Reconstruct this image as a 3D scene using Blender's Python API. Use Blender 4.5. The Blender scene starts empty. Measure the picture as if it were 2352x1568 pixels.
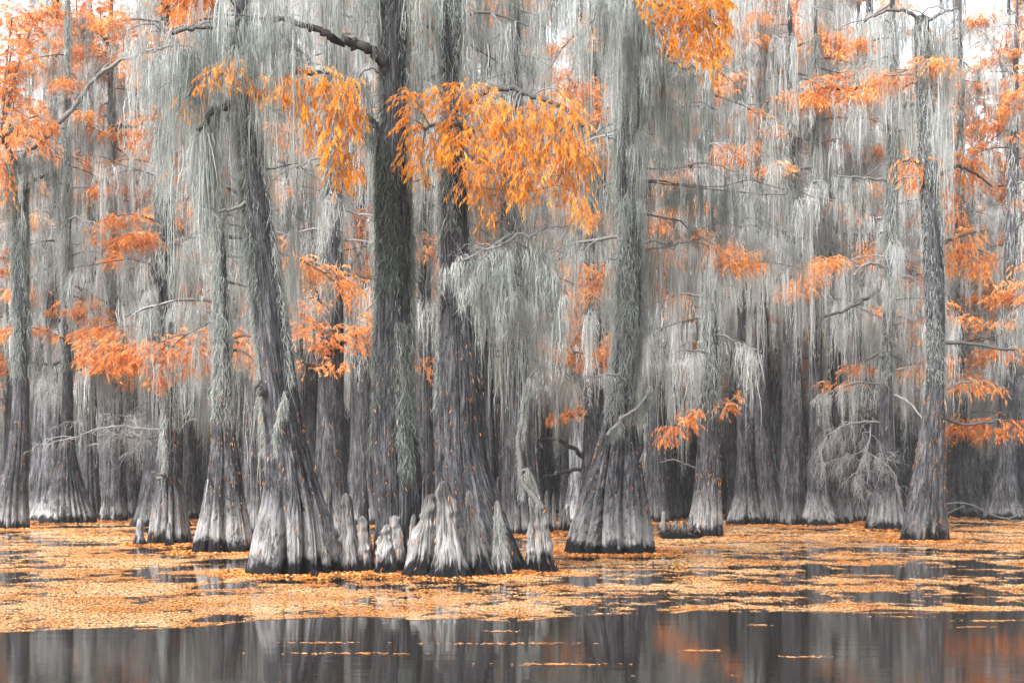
import bpy, math
import numpy as np
pi = math.pi
scene = bpy.context.scene
COL = scene.collection

# ------------------------------------------------------------------ measuring
HAZE = .0004
F, CX, HY, H = 3267.0, 1176.0, 1125.0, 1.5          # focal length / centre / horizon of the photo, camera height
def dep(vy): return H * F / (vy - HY)               # distance of a point of the water surface
def P(vx, vy, D): return np.array([(vx - CX) / F * D, D, H - (vy - HY) / F * D])
UP = np.array([0., 0., 1.])

# ------------------------------------------------------------------ mesh building
class Geo:
    def __init__(s):
        s.v, s.q, s.t, s.m, s.n, s.b = [], [], [], [], 0, []
    def add(s, v, q, t=0.5, m=0, b=None):
        v = np.asarray(v, np.float32).reshape(-1, 3); q = np.asarray(q, np.int32).reshape(-1, 4)
        t = np.broadcast_to(np.asarray(t, np.float32), (len(v),))
        s.v.append(v); s.q.append(q + s.n); s.t.append(t); s.m.append(np.full(len(q), m, np.int32)); s.n += len(v); s.b.append(v if b is None else np.asarray(b, np.float32).reshape(-1, 3))
    def build(s, name, mats, parent=None, origin=(0, 0, 0), smooth=False):
        if not s.v: return None
        v = np.concatenate(s.v) - np.asarray(origin, np.float32); q = np.concatenate(s.q); t = np.concatenate(s.t); mi = np.concatenate(s.m)
        me = bpy.data.meshes.new(name)
        me.vertices.add(len(v)); me.vertices.foreach_set('co', v.astype(np.float32).ravel())
        me.loops.add(q.size); me.loops.foreach_set('vertex_index', q.ravel())
        me.polygons.add(len(q)); me.polygons.foreach_set('loop_start', np.arange(0, q.size, 4, dtype=np.int32))
        try: me.polygons.foreach_set('loop_total', np.full(len(q), 4, np.int32))
        except Exception: pass
        if not isinstance(mats, (list, tuple)): mats = [mats]
        for m in mats: me.materials.append(m)
        me.polygons.foreach_set('material_index', mi)
        me.polygons.foreach_set('use_smooth', np.full(len(q), smooth, bool))
        a = me.attributes.new('tint', 'FLOAT', 'POINT'); a.data.foreach_set('value', t.astype(np.float32))
        if any(m.name.endswith('bark') or 'bark_' in m.name for m in mats):
            a = me.attributes.new('bark_co', 'FLOAT_VECTOR', 'POINT'); a.data.foreach_set('vector', np.concatenate(s.b).astype(np.float32).ravel())
        me.update(calc_edges=True)
        o = bpy.data.objects.new(name, me); COL.objects.link(o)
        if parent is not None: o.parent = parent
        return o

def nrm(a): return a / np.maximum(np.linalg.norm(a, axis=-1, keepdims=True), 1e-9)

def ribbons(g, p, L, W, rng, tint, seg=3, sway=0.05, wig=0.012, out=None, m=0):
    """thin hanging strands of moss"""
    n = len(p)
    if n == 0: return
    L = np.broadcast_to(L, (n,)); W = np.broadcast_to(W, (n,)); tint = np.broadcast_to(tint, (n,))
    t = np.linspace(0, 1, seg + 1)
    a = rng.uniform(0, pi, n); side = np.stack([np.cos(a), np.sin(a), 0 * a], 1)
    sw = rng.normal(0, sway, (n, 2)) * L[:, None]
    c = np.repeat(p[:, None, :], seg + 1, 1).astype(float)
    c[:, :, 2] -= L[:, None] * t
    c[:, :, :2] += sw[:, None, :] * (t ** 1.4)[None, :, None]
    w_ = rng.normal(0, wig, (n, seg + 1, 2)) * np.minimum(L, 1.2)[:, None, None]; w_[:, 0] = 0
    c[:, :, :2] += w_
    if out is not None: c[:, :, :2] += out[:, None, :2] * (np.sin(t * pi * .8))[None, :, None]
    prof = (0.6 + 0.5 * np.sin(pi * np.minimum(t * 1.3, 1))) * (1 - 0.85 * t ** 2)
    hw = 0.5 * W[:, None] * prof[None, :] * rng.uniform(.7, 1.3, (n, seg + 1))
    v = np.stack([c - side[:, None, :] * hw[..., None], c + side[:, None, :] * hw[..., None]], 2)
    k = (seg + 1) * 2
    base = (np.arange(n) * k)[:, None] + (np.arange(seg) * 2)[None, :]
    q = np.stack([base, base + 1, base + 3, base + 2], -1)
    g.add(v, q, np.repeat(tint, k), m)

def blades(g, p, d, L, W, rng, tint, droop=0.25, m=0):
    """small feathery leaf sprays: one bent diamond each"""
    n = len(p)
    if n == 0: return
    L = np.broadcast_to(L, (n,))[:, None]; W = np.broadcast_to(W, (n,))[:, None]
    d = nrm(d); s = nrm(np.cross(d, rng.normal(0, 1, (n, 3))))
    mid = p + d * L * .5
    tip = p + d * L; tip[:, 2] -= (droop * L)[:, 0]
    v = np.stack([p, mid + s * W * .5, tip, mid - s * W * .5], 1)
    q = np.arange(n * 4).reshape(n, 4)
    g.add(v, q, np.repeat(np.broadcast_to(tint, (n,)), 4), m)

def tubes(g, paths, radii, ns=4, tint=0.5, m=0, cap=False):
    paths = np.asarray(paths, float); radii = np.asarray(radii, float)
    N, M, _ = paths.shape
    if N == 0: return
    t = nrm(np.gradient(paths, axis=1))
    mt = np.abs(nrm(paths[:, -1] - paths[:, 0])[:, 2]) > .75
    ref = np.where(mt[:, None], np.array([[1., 0.2, 0]]), UP[None, :])[:, None, :]
    u = nrm(np.cross(t, np.broadcast_to(ref, t.shape))); w = np.cross(t, u)
    a = np.linspace(0, 2 * pi, ns, endpoint=False)
    v = paths[:, :, None, :] + radii[:, :, None, None] * (u[:, :, None, :] * np.cos(a)[None, None, :, None] + w[:, :, None, :] * np.sin(a)[None, None, :, None])
    i = np.arange(ns); j = (i + 1) % ns
    b = (np.arange(N) * M * ns)[:, None, None] + (np.arange(M - 1) * ns)[None, :, None]
    q = np.stack([b + i, b + j, b + j + ns, b + i + ns], -1)
    tt = np.repeat(np.broadcast_to(tint, (N,)), M * ns)
    g.add(v, q, tt, m)

def smooth_path(pts, n):
    """Catmull-Rom through the points"""
    pts = np.asarray(pts, float)
    if len(pts) == 2: return pts[0] + (pts[1] - pts[0]) * np.linspace(0, 1, n)[:, None]
    e = np.vstack([2 * pts[0] - pts[1], pts, 2 * pts[-1] - pts[-2]])
    seg = np.linalg.norm(np.diff(pts, axis=0), axis=1); s = np.concatenate([[0], np.cumsum(seg)]); u = np.linspace(0, s[-1], n)
    k = np.clip(np.searchsorted(s, u, 'right') - 1, 0, len(pts) - 2); f = ((u - s[k]) / seg[k])[:, None]
    p0, p1, p2, p3 = e[k], e[k + 1], e[k + 2], e[k + 3]
    return .5 * ((2 * p1) + (-p0 + p2) * f + (2 * p0 - 5 * p1 + 4 * p2 - p3) * f ** 2 + (-p0 + 3 * p1 - 3 * p2 + p3) * f ** 3)

def vnoise(x, y, seed):
    """value noise on arrays"""
    xi = np.floor(x).astype(np.int64); yi = np.floor(y).astype(np.int64); fx = x - xi; fy = y - yi
    fx = fx * fx * (3 - 2 * fx); fy = fy * fy * (3 - 2 * fy)
    def h(a, b):
        k = (a * 374761393 + b * 668265263 + seed * 974634761) & 0x7fffffff
        k = ((k ^ (k >> 13)) * 1274126177) & 0x7fffffff
        return ((k ^ (k >> 16)) & 0xffff) / 65535.
    return (h(xi, yi) * (1 - fx) + h(xi + 1, yi) * fx) * (1 - fy) + (h(xi, yi + 1) * (1 - fx) + h(xi + 1, yi + 1) * fx) * fy

# ------------------------------------------------------------------ materials
def newmat(name):
    m = bpy.data.materials.new(name); m.use_nodes = True
    nt = m.node_tree; nt.nodes.clear()
    return m, nt
def nd(nt, typ, **kw):
    n = nt.nodes.new(typ)
    for k, v in kw.items(): setattr(n, k, v)
    return n
def lk(nt, a, b): nt.links.new(a, b)
def ramp(nt, stops, interp='LINEAR'):
    r = nd(nt, 'ShaderNodeValToRGB'); e = r.color_ramp.elements; r.color_ramp.interpolation = interp
    while len(e) < len(stops): e.new(0.5)
    for i, (p, c) in enumerate(stops):
        e[i].position = p; e[i].color = (*c, 1)
    return r
def maths(nt, op, a, b=None, c=None):
    n = nd(nt, 'ShaderNodeMath', operation=op)
    for i, x in enumerate((a, b, c)):
        if x is None: continue
        if isinstance(x, (int, float)): n.inputs[i].default_value = x
        else: lk(nt, x, n.inputs[i])
    return n.outputs[0]
def mixc(nt, f, a, b):
    n = nd(nt, 'ShaderNodeMix', data_type='RGBA')
    lk(nt, f, n.inputs[0]) if not isinstance(f, (int, float)) else setattr(n.inputs[0], 'default_value', f)
    for x, s in ((a, n.inputs[6]), (b, n.inputs[7])):
        if isinstance(x, tuple): s.default_value = (*x, 1)
        else: lk(nt, x, s)
    return n.outputs[2]

def leaf_mat(name, stops, trans=0.35, objvar=0.0):
    m, nt = newmat(name)
    at = nd(nt, 'ShaderNodeAttribute', attribute_name='tint')
    f = at.outputs['Fac']
    if objvar:
        oi = nd(nt, 'ShaderNodeObjectInfo')
        f = maths(nt, 'ADD', f, maths(nt, 'MULTIPLY', maths(nt, 'SUBTRACT', oi.outputs['Random'], .5), objvar))
    r = ramp(nt, stops); lk(nt, f, r.inputs[0])
    d = nd(nt, 'ShaderNodeBsdfDiffuse'); t = nd(nt, 'ShaderNodeBsdfTranslucent'); x = nd(nt, 'ShaderNodeMixShader'); x.inputs[0].default_value = trans
    lk(nt, r.outputs[0], d.inputs[0]); lk(nt, r.outputs[0], t.inputs[0]); lk(nt, d.outputs[0], x.inputs[1]); lk(nt, t.outputs[0], x.inputs[2])
    o = nd(nt, 'ShaderNodeOutputMaterial'); lk(nt, x.outputs[0], o.inputs[0])
    return m

def bark_mat(name, dark, mid, pale, butt_h, butt_soft, fine=1.0, objvar=0.0):
    """fibrous grey bark, a paler washed butt below the high-water mark and a black wet band at the water"""
    m, nt = newmat(name)
    geo = nd(nt, 'ShaderNodeNewGeometry'); sep = nd(nt, 'ShaderNodeSeparateXYZ'); lk(nt, geo.outputs['Position'], sep.inputs[0])
    tc = nd(nt, 'ShaderNodeAttribute', attribute_name='bark_co')
    def noise(sx, sz, scale, detail=4, rough=.6, dist=0.):
        mp = nd(nt, 'ShaderNodeMapping'); mp.inputs['Scale'].default_value = (sx, sx, sz); lk(nt, tc.outputs['Vector'], mp.inputs[0])
        n = nd(nt, 'ShaderNodeTexNoise'); n.inputs['Scale'].default_value = scale; n.inputs['Detail'].default_value = detail; n.inputs['Roughness'].default_value = rough; n.inputs['Distortion'].default_value = dist
        lk(nt, mp.outputs[0], n.inputs['Vector']); return n.outputs['Fac']
    fib = noise(1, .10, 24 * fine, 6, .8, .3); fib2 = noise(1, .14, 9 * fine, 6, .75, .3); blot = noise(1, .6, 1.7, 4, .6); speck = noise(1, .7, 30 * fine, 3, .6)
    crk = maths(nt, 'ABSOLUTE', maths(nt, 'SUBTRACT', noise(1, .09, 13 * fine, 4, .65, .6), .5))
    crack = nd(nt, 'ShaderNodeMapRange'); crack.inputs[1].default_value = .0; crack.inputs[2].default_value = .05; lk(nt, crk, crack.inputs[0])
    s0 = maths(nt, 'MULTIPLY_ADD', fib, .55, maths(nt, 'MULTIPLY', fib2, .45))
    s = maths(nt, 'ADD', s0, maths(nt, 'MULTIPLY', maths(nt, 'SUBTRACT', crack.outputs[0], 1), .11))
    base = ramp(nt, [(.37, dark), (.5, mid), (.59, tuple(min(1, c * 2.3) for c in mid))]); lk(nt, s, base.inputs[0])
    pl = ramp(nt, [(.36, tuple(c * .22 for c in pale)), (.47, pale), (.60, tuple(min(1, c * 1.5) for c in pale))]); lk(nt, s, pl.inputs[0])
    # washed zone: high at the bottom, ragged upper limit that follows the fibres
    hz = maths(nt, 'ADD', sep.outputs['Z'], maths(nt, 'MULTIPLY', maths(nt, 'SUBTRACT', fib2, .5), butt_soft * 1.6))
    hz = maths(nt, 'ADD', hz, maths(nt, 'MULTIPLY', maths(nt, 'SUBTRACT', blot, .5), butt_soft * 1.5))
    mr = nd(nt, 'ShaderNodeMapRange'); mr.inputs[1].default_value = butt_h + butt_soft; mr.inputs[2].default_value = butt_h - butt_soft; lk(nt, hz, mr.inputs[0])
    col = mixc(nt, mr.outputs[0], base.outputs[0], pl.outputs[0])
    # lichen freckles
    lf = ramp(nt, [(.60, (0, 0, 0)), (.70, (1, 1, 1))]); lk(nt, speck, lf.inputs[0])
    col = mixc(nt, maths(nt, 'MULTIPLY', lf.outputs[0], .35), col, (.26, .27, .27))
    bl = ramp(nt, [(.35, (.60, .60, .61)), (.65, (1.12, 1.115, 1.11))]); lk(nt, blot, bl.inputs[0])
    mu = nd(nt, 'ShaderNodeMix', data_type='RGBA', blend_type='MULTIPLY'); mu.inputs[0].default_value = 1; lk(nt, col, mu.inputs[6]); lk(nt, bl.outputs[0], mu.inputs[7]); col = mu.outputs[2]
    # wet band
    wz = maths(nt, 'ADD', sep.outputs['Z'], maths(nt, 'MULTIPLY', maths(nt, 'SUBTRACT', fib2, .5), .9))
    wz = maths(nt, 'ADD', wz, maths(nt, 'MULTIPLY', maths(nt, 'SUBTRACT', fib, .5), .5))
    wz = maths(nt, 'ADD', wz, maths(nt, 'MULTIPLY', maths(nt, 'SUBTRACT', noise(1, .35, 3.2, 2, .5), .5), .5))
    wr = nd(nt, 'ShaderNodeMapRange'); wr.inputs[1].default_value = .36; wr.inputs[2].default_value = .19; lk(nt, wz, wr.inputs[0])
    col = mixc(nt, wr.outputs[0], col, (.006, .006, .008))
    if objvar:
        oi = nd(nt, 'ShaderNodeObjectInfo'); hv = nd(nt, 'ShaderNodeHueSaturation'); lk(nt, col, hv.inputs['Color'])
        lk(nt, maths(nt, 'MULTIPLY_ADD', oi.outputs['Random'], objvar, 1 - objvar / 2), hv.inputs['Value']); col = hv.outputs[0]
    b = nd(nt, 'ShaderNodeBsdfPrincipled'); lk(nt, col, b.inputs['Base Color'])
    rr = nd(nt, 'ShaderNodeMapRange'); rr.inputs[3].default_value = .9; rr.inputs[4].default_value = .45; lk(nt, wr.outputs[0], rr.inputs[0]); lk(nt, rr.outputs[0], b.inputs['Roughness'])
    b.inputs['Specular IOR Level'].default_value = .12
    bp = nd(nt, 'ShaderNodeBump'); bp.inputs['Strength'].default_value = 1; bp.inputs['Distance'].default_value = .10
    lk(nt, s, bp.inputs['Height']); lk(nt, bp.outputs[0], b.inputs['Normal'])
    o = nd(nt, 'ShaderNodeOutputMaterial'); lk(nt, b.outputs[0], o.inputs[0])
    return m

BARK = bark_mat('cypress_bark', (.017, .0168, .0185), (.084, .083, .090), (.265, .262, .26), 1.0, .5)
BARKS = bark_mat('cypress_bark_silver', (.020, .0198, .0215), (.105, .105, .113), (.125, .123, .125), .8, .5)
BARKM = bark_mat('cypress_bark_grey', (.0145, .0142, .0158), (.068, .067, .073), (.105, .103, .106), .7, .5)
BARKD = bark_mat('cypress_bark_dark', (.018, .0178, .0195), (.098, .097, .105), (.27, .268, .268), .6, .42, .7, .9)
KNEE = bark_mat('knee_bark', (.045, .043, .042), (.17, .165, .162), (.37, .364, .355), .95, .4, 1.0)
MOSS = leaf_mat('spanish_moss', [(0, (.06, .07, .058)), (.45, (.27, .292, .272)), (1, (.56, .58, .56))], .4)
MOSSD = leaf_mat('spanish_moss_far', [(0, (.09, .10, .09)), (.45, (.41, .425, .41)), (1, (.68, .692, .68))], .45, .3)  # paler copy of the moss: background brightness put into its colour
ORANGE = leaf_mat('orange_needles', [(0, (.33, .075, .015)), (.5, (.76, .275, .02)), (1, (.90, .46, .06))], .42)
RUST = leaf_mat('rust_needles', [(0, (.48, .14, .03)), (.5, (.85, .35, .10)), (1, (.92, .56, .26))], .48, .35)
LITTER = leaf_mat('fallen_needles', [(0, (.20, .06, .02)), (.3, (.55, .20, .045)), (.65, (.72, .355, .13)), (.95, (.79, .56, .36)), (1, (.35, .42, .05))], .1)
TWIG = leaf_mat('twig_bark', [(0, (.025, .022, .021)), (.5, (.13, .125, .122)), (1, (.40, .39, .385))], 0)
BRUSH = leaf_mat('brush_leaves', [(0, (.10, .07, .02)), (.5, (.30, .20, .04)), (1, (.45, .30, .05))], .4)

def water_mat():
    m, nt = newmat('dark_water')
    b = nd(nt, 'ShaderNodeBsdfPrincipled'); b.inputs['Base Color'].default_value = (.012, .011, .010, 1); b.inputs['IOR'].default_value = 1.33; b.inputs['Roughness'].default_value = .055
    tc = nd(nt, 'ShaderNodeTexCoord'); mp = nd(nt, 'ShaderNodeMapping'); mp.inputs['Scale'].default_value = (.5, 2.2, 1); lk(nt, tc.outputs['Object'], mp.inputs[0])
    n = nd(nt, 'ShaderNodeTexNoise'); n.inputs['Scale'].default_value = 1.2; n.inputs['Detail'].default_value = 2; lk(nt, mp.outputs[0], n.inputs['Vector'])
    bp = nd(nt, 'ShaderNodeBump'); bp.inputs['Strength'].default_value = .07; bp.inputs['Distance'].default_value = .02; lk(nt, n.outputs['Fac'], bp.inputs['Height']); lk(nt, bp.outputs[0], b.inputs['Normal'])
    o = nd(nt, 'ShaderNodeOutputMaterial'); lk(nt, b.outputs[0], o.inputs[0])
    return m
WATER = water_mat()

# ------------------------------------------------------------------ things
def empty(name, loc, label=None, cat=None, group=None):
    o = bpy.data.objects.new(name, None); COL.objects.link(o); o.location = [float(c) for c in loc]; o.empty_display_size = .3
    if label: o['label'] = label
    if cat: o['category'] = cat
    if group: o['group'] = group
    return o

# ---------------- trunks
def trunk_rings(prof, S, R, rng, lobes, amp, dec, fib=.016, twist=.25, bumps=0, zpow=1.7):
    """prof: rows (z, x, y, r) from the water up. Returns ring vertices (R, S, 3)."""
    prof = np.asarray(prof, float)
    zt = prof[-1, 0]; z = -.35 + (zt + .35) * np.linspace(0, 1, R) ** zpow
    zz = np.linspace(-.35, zt, 500)
    def ip(c, w):
        y = np.interp(zz, prof[:, 0], prof[:, c]); k = np.hanning(w + 2)[1:-1]; k /= k.sum(); h = w // 2
        y = np.convolve(np.concatenate([np.full(h, y[0]), y, np.full(h, y[-1])]), k, 'valid')[:500]
        return np.interp(z, zz, y)
    x, y, r = ip(1, 21), ip(2, 21), ip(3, 15)
    th = np.linspace(0, 2 * pi, S, endpoint=False)
    Z, T = np.meshgrid(z, th, indexing='ij')
    ph = T + twist * Z / 6 + .22 * np.sin(2 * T + rng.uniform(0, 6)) + .14 * np.sin(3 * T + rng.uniform(0, 6)) + .03 * np.sin(Z * 1.3 + 4 * T)
    sn = np.abs(np.sin(lobes * ph / 2)); val = .72 * (1 - sn ** .9) + .62 * np.exp(-(sn / .17) ** 2)
    depthv = .65 + .35 * np.sin(2.3 * ph + rng.uniform(0, 6))
    A = .05 + amp * 1.45 * np.exp(-np.maximum(Z, 0) / (dec * 1.25))
    fi = fib * np.sin(lobes * 3.7 * ph + 3 * np.sin(Z * .7 + 5 * T)) + fib * .8 * np.sin(lobes * 6.1 * ph + 2 * np.sin(Z * 1.1 + 3 * T))
    lobe2 = .05 * np.sin(2 * T + rng.uniform(0, 6)) + .03 * np.sin(3 * T + rng.uniform(0, 6) + Z * .3)
    rad = r[:, None] * (1 - A * val * depthv + fi + lobe2)
    for _ in range(bumps):
        tk, zk, s = rng.uniform(-pi, 0), rng.uniform(.3, min(5, zt)), rng.uniform(.06, .14)
        d = (T - tk + pi) % (2 * pi) - pi
        rad += rng.uniform(.03, .08) * np.exp(-(d * r[:, None] / s) ** 2 - ((Z - zk) / s) ** 2)
    return np.stack([x[:, None] + rad * np.cos(T), y[:, None] + rad * np.sin(T), Z], -1)

def add_rings(g, V, tint=.5, m=0, close=True):
    R, S, _ = V.shape
    i = np.arange(S); j = (i + 1) % S; b = (np.arange(R - 1) * S)[:, None]
    q = np.stack([b + i, b + j, b + j + S, b + i + S], -1)
    ctr = V.mean(1, keepdims=True); d = V - ctr; k = np.median(np.linalg.norm(d[..., :2], axis=-1)) * 1.25
    th = np.arctan2(d[..., 1], d[..., 0]); bc = np.stack([np.cos(th) * k, np.sin(th) * k, V[..., 2]], -1) + ctr[R // 2, 0] * [1, 1, 0]
    g.add(V, q, tint, m, bc)
    if close:
        c = V[-1].mean(0); ring = np.vstack([V[-1], c[None] + [[0, 0, .02]]])
        i2 = np.arange(0, S - 1, 2); q2 = np.stack([i2, i2 + 1, (i2 + 2) % S, np.full_like(i2, S)], -1)
        g.add(ring, q2, tint, m)

def pxprof(rows, D, top, rend=.45, xend=None):
    """pixel rows (y, xleft, xright) -> (z, x, y, r), extended to a height of top metres"""
    s = D / F; out = []
    for (y, a, b) in rows: out.append([H - (y - HY) * s, ((a + b) / 2 - CX) * s, D, (b - a) / 2 * s])
    out[0][0] = 0.
    if top and top > out[-1][0] + .3:
        l = out[-1]; k = out[-2] if len(out) > 1 else l
        dx = (l[1] - k[1]) / max(l[0] - k[0], .1) * .4
        out.append([top, l[1] + np.clip(dx, -.08, .08) * (top - l[0]), D, l[3] * rend])
    return out

def trunk_moss(g, V, ranges, rng, W=.014, m=0):
    """short tufts clinging to the bark: rows (zlo, zhi, thlo, thhi, n, Lmean, tintmean)"""
    R, S, _ = V.shape; zr = V[:, 0, 2]; ctr = V.mean(1)
    for (zl, zh, tl, thh, n, Lm, tm) in ranges:
        z = rng.uniform(zl, zh, n); th = rng.uniform(tl, thh, n)
        ok = vnoise(th * 2.2, z * .9, 3) + rng.uniform(-.25, .25, n) > .38
        z, th = z[ok], th[ok]; n = len(z)
        k = np.clip(np.searchsorted(zr, z), 1, R - 1); j = (np.round(th / (2 * pi) * S).astype(int)) % S
        p = V[k, j]; p[:, 2] = z; o = p - ctr[k]; o[:, 2] = 0; o = nrm(o)
        p = p + o * rng.uniform(.0, .035, n)[:, None]
        L = rng.gamma(3, Lm / 3, n)
        ribbons(g, p, L, rng.uniform(.6, 1.5, n) * W, rng, np.clip(rng.normal(tm, .17, n), 0, 1), 3, .22, .07, o * rng.uniform(.0, .05, n)[:, None], m)

def hang_moss(g, path, rng, dens, Lm, W, tm=.55, spread=.10, ns=12, tsd=.17, seg=3, m=0, curl=2.6):
    """curtains of moss along a limb: clumps, each of several strands"""
    path = np.asarray(path); d = np.linalg.norm(np.diff(path, axis=0), axis=1); s = np.concatenate([[0], np.cumsum(d)])
    nc = rng.poisson(dens * s[-1])
    if nc == 0: return
    u = rng.uniform(.04, 1, nc) * s[-1]
    c = np.stack([np.interp(u, s, path[:, k]) for k in range(3)], 1)
    c[:, 2] += rng.normal(0, .05, nc)
    Lc = rng.gamma(2.2, Lm / 2.2, nc) + .10
    tc_ = np.clip(rng.normal(tm, tsd, nc), 0, 1); wc = spread * rng.uniform(.5, 1.4, nc)
    k = np.repeat(np.arange(nc), ns); n = nc * ns
    o = rng.normal(0, 1, (n, 3)) * wc[k][:, None]; o[:, 2] *= .3
    p = c[k] + o * .55
    lo = rng.uniform(0, .6, n) ** 1.3 * Lc[k]; p[:, 2] -= lo
    L = (Lc[k] - lo) * rng.uniform(.35, 1.05, n) + .04
    ribbons(g, p, L, W * .62 * rng.uniform(.5, 1.5, n), rng, np.clip(tc_[k] + rng.normal(0, .06, n), 0, 1), seg + 1, .03, .018, o * .45, m)
    # curly short tendrils that give each clump its frayed outline
    nq = int(ns * curl); k = np.repeat(np.arange(nc), nq); n = nc * nq; u = rng.uniform(0, 1, n) ** .85
    p = c[k] + rng.normal(0, 1, (n, 3)) * (wc[k] * (1.25 - .95 * u))[:, None] * [1, 1, .3]; p[:, 2] -= u * Lc[k] * .97
    ribbons(g, p, W * rng.uniform(3., 8., n), W * .5 * rng.uniform(.6, 1.4, n), rng, np.clip(tc_[k] + rng.normal(.02, .10, n), 0, 1), 2, .42, .08, None, m)

def spray(gl, gt, c, rad, rng, n, Lt, L, W, tm=.55, droop=.5, root=None, tr=.005, ttint=.75, m=0, mt=0):
    """a spray of foliage: drooping twigs through an ellipsoid, leaf blades along each twig"""
    c = np.asarray(c); rad = np.asarray(rad)
    u = nrm(rng.normal(0, 1, (n, 3))) * (rng.uniform(0, 1, n) ** .45)[:, None]
    p0 = c + u * rad
    az = rng.uniform(0, 2 * pi, n)
    d = np.stack([np.cos(az), np.sin(az) * .8, rng.uniform(-.9, .25, n)], 1)
    if root is not None: d = d * .7 + nrm(p0 - root) * .7
    d = nrm(d); M = 5; Ln = Lt * rng.uniform(.6, 1.3, n)
    t = np.linspace(0, 1, M); path = p0[:, None, :] + d[:, None, :] * (Ln[:, None] * t)[..., None]
    path[:, :, 2] -= (droop * Ln[:, None] * (t ** 2)[None, :])
    if gt is not None: tubes(gt, path, np.broadcast_to(tr * (1 - .7 * t), (n, M)), 3, np.clip(rng.normal(ttint, .12, n), 0, 1), mt)
    B = 13; f = rng.uniform(.08, 1, (n, B)); i = np.minimum((f * (M - 1)).astype(int), M - 2); fr = (f * (M - 1) - i)[..., None]
    ar = np.arange(n)[:, None]; pp = path[ar, i] * (1 - fr) + path[ar, i + 1] * fr; tg = nrm(path[ar, i + 1] - path[ar, i])
    sd = nrm(np.cross(tg, UP)) * rng.choice([-1, 1], (n, B))[..., None]
    bd = tg * .75 + sd * rng.uniform(.2, .9, (n, B))[..., None] + rng.normal(0, .18, (n, B, 3)); bd[..., 2] -= rng.uniform(.15, .9, (n, B)) * droop * 2
    tw = rng.normal(tm, .17, n)[:, None] + rng.normal(0, .17, (n, B))
    blades(gl, pp.reshape(-1, 3), bd.reshape(-1, 3), L * rng.uniform(.6, 1.25, n * B), W * rng.uniform(.7, 1.3, n * B), rng, np.clip(tw, 0, 1).ravel(), .2, m)

def bare_twigs(gt, path, rng, n, L, r, levels=3, droop=.1, tint=.85, up=.25, m=0):
    """leafless twigs forking off a limb"""
    path = np.asarray(path)
    for lev in range(levels):
        K = len(path) if path.ndim == 2 else path.shape[1]
        if path.ndim == 2: path = path[None]
        N = path.shape[0]; tot = N * n
        pi_ = np.repeat(np.arange(N), n); f = rng.uniform(.15, .98, tot) * (K - 1); i = np.minimum(f.astype(int), K - 2); fr = (f - i)[:, None]
        p0 = path[pi_, i] * (1 - fr) + path[pi_, i + 1] * fr; tg = nrm(path[pi_, i + 1] - path[pi_, i])
        d = nrm(tg + rng.normal(0, .62, (tot, 3)) + np.array([0, 0, up - .3 * lev]))
        Ln = L * (.55 ** lev) * rng.uniform(.4, 1.3, tot); M = 5; t = np.linspace(0, 1, M)
        kink = np.cumsum(rng.normal(0, .07, (tot, M, 3)), 1) * Ln[:, None, None]; kink[:, 0] = 0
        q = p0[:, None] + d[:, None] * (Ln[:, None] * t)[..., None] + kink; q[:, :, 2] -= droop * Ln[:, None] * t ** 2
        rr = r * (.6 ** lev)
        tubes(gt, q, np.broadcast_to(rr * (1 - .6 * t), (tot, M)), 3, np.clip(rng.normal(tint, .1, tot), 0, 1), m)
        path = q; n = max(2, int(n * .6))

def crown(axis, zlo, zhi, nl, reach, rng, W, bl, moss_d, moss_L, fol, tm=.55, ft=.5, pad=(.7, .18), twn=22, ns=12, back=False):
    """generic limbs of a cypress with moss and foliage pads. axis(z) -> (x, y, r)"""
    gb, gl, gm = Geo(), Geo(), Geo()
    for i in range(nl):
        z0 = zlo + (zhi - zlo) * ((i + rng.uniform(0, 1)) / nl); x, y, r = axis(z0)
        az = rng.uniform(0, 2 * pi); L = reach * rng.uniform(.45, 1.2) * (1.15 - .45 * (z0 - zlo) / max(zhi - zlo, 1))
        d = np.array([np.cos(az), np.sin(az), 0.]); d[1] = abs(d[1]) if back else d[1]; rise = rng.uniform(-.15, .45)
        n = 7; t = np.linspace(0, 1, n)
        pth = np.array([x, y, z0]) + d * (L * t)[:, None]; pth[:, 2] += L * (rise * t - .38 * t ** 2); pth[1:] += np.cumsum(rng.normal(0, .035 * L / 2, (n - 1, 3)), 0)
        r0 = min(.05, r * .5) * rng.uniform(.6, 1.2)
        tubes(gb, pth[None], (r0 * (1 - .75 * t))[None], 5, rng.uniform(.15, .75))
        subs = [pth]
        for k in range(2):
            a = pth[rng.integers(2, n - 1)]; dd = nrm(d + rng.normal(0, .7, 3)) * L * rng.uniform(.25, .5); dd[2] *= .4
            sp = a + dd * t[:, None]; sp[:, 2] -= .15 * L * t ** 2
            tubes(gb, sp[None], (r0 * .45 * (1 - .7 * t))[None], 4, rng.uniform(.3, .95)); subs.append(sp)
        for sp in subs: hang_moss(gm, sp, rng, moss_d, moss_L * rng.uniform(.6, 1.3), W, tm, .12, ns)
        for sp in subs:
            if rng.uniform() < fol:
                for c in (sp[-1], sp[-3]):
                    spray(gl, None, c + [0, 0, .05], (pad[0] * rng.uniform(.6, 1.2), pad[0] * rng.uniform(.6, 1.2), pad[1]), rng, twn, .45, bl, bl * .23, ft + rng.normal(0, .12), .3)
    return gb, gl, gm

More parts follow.
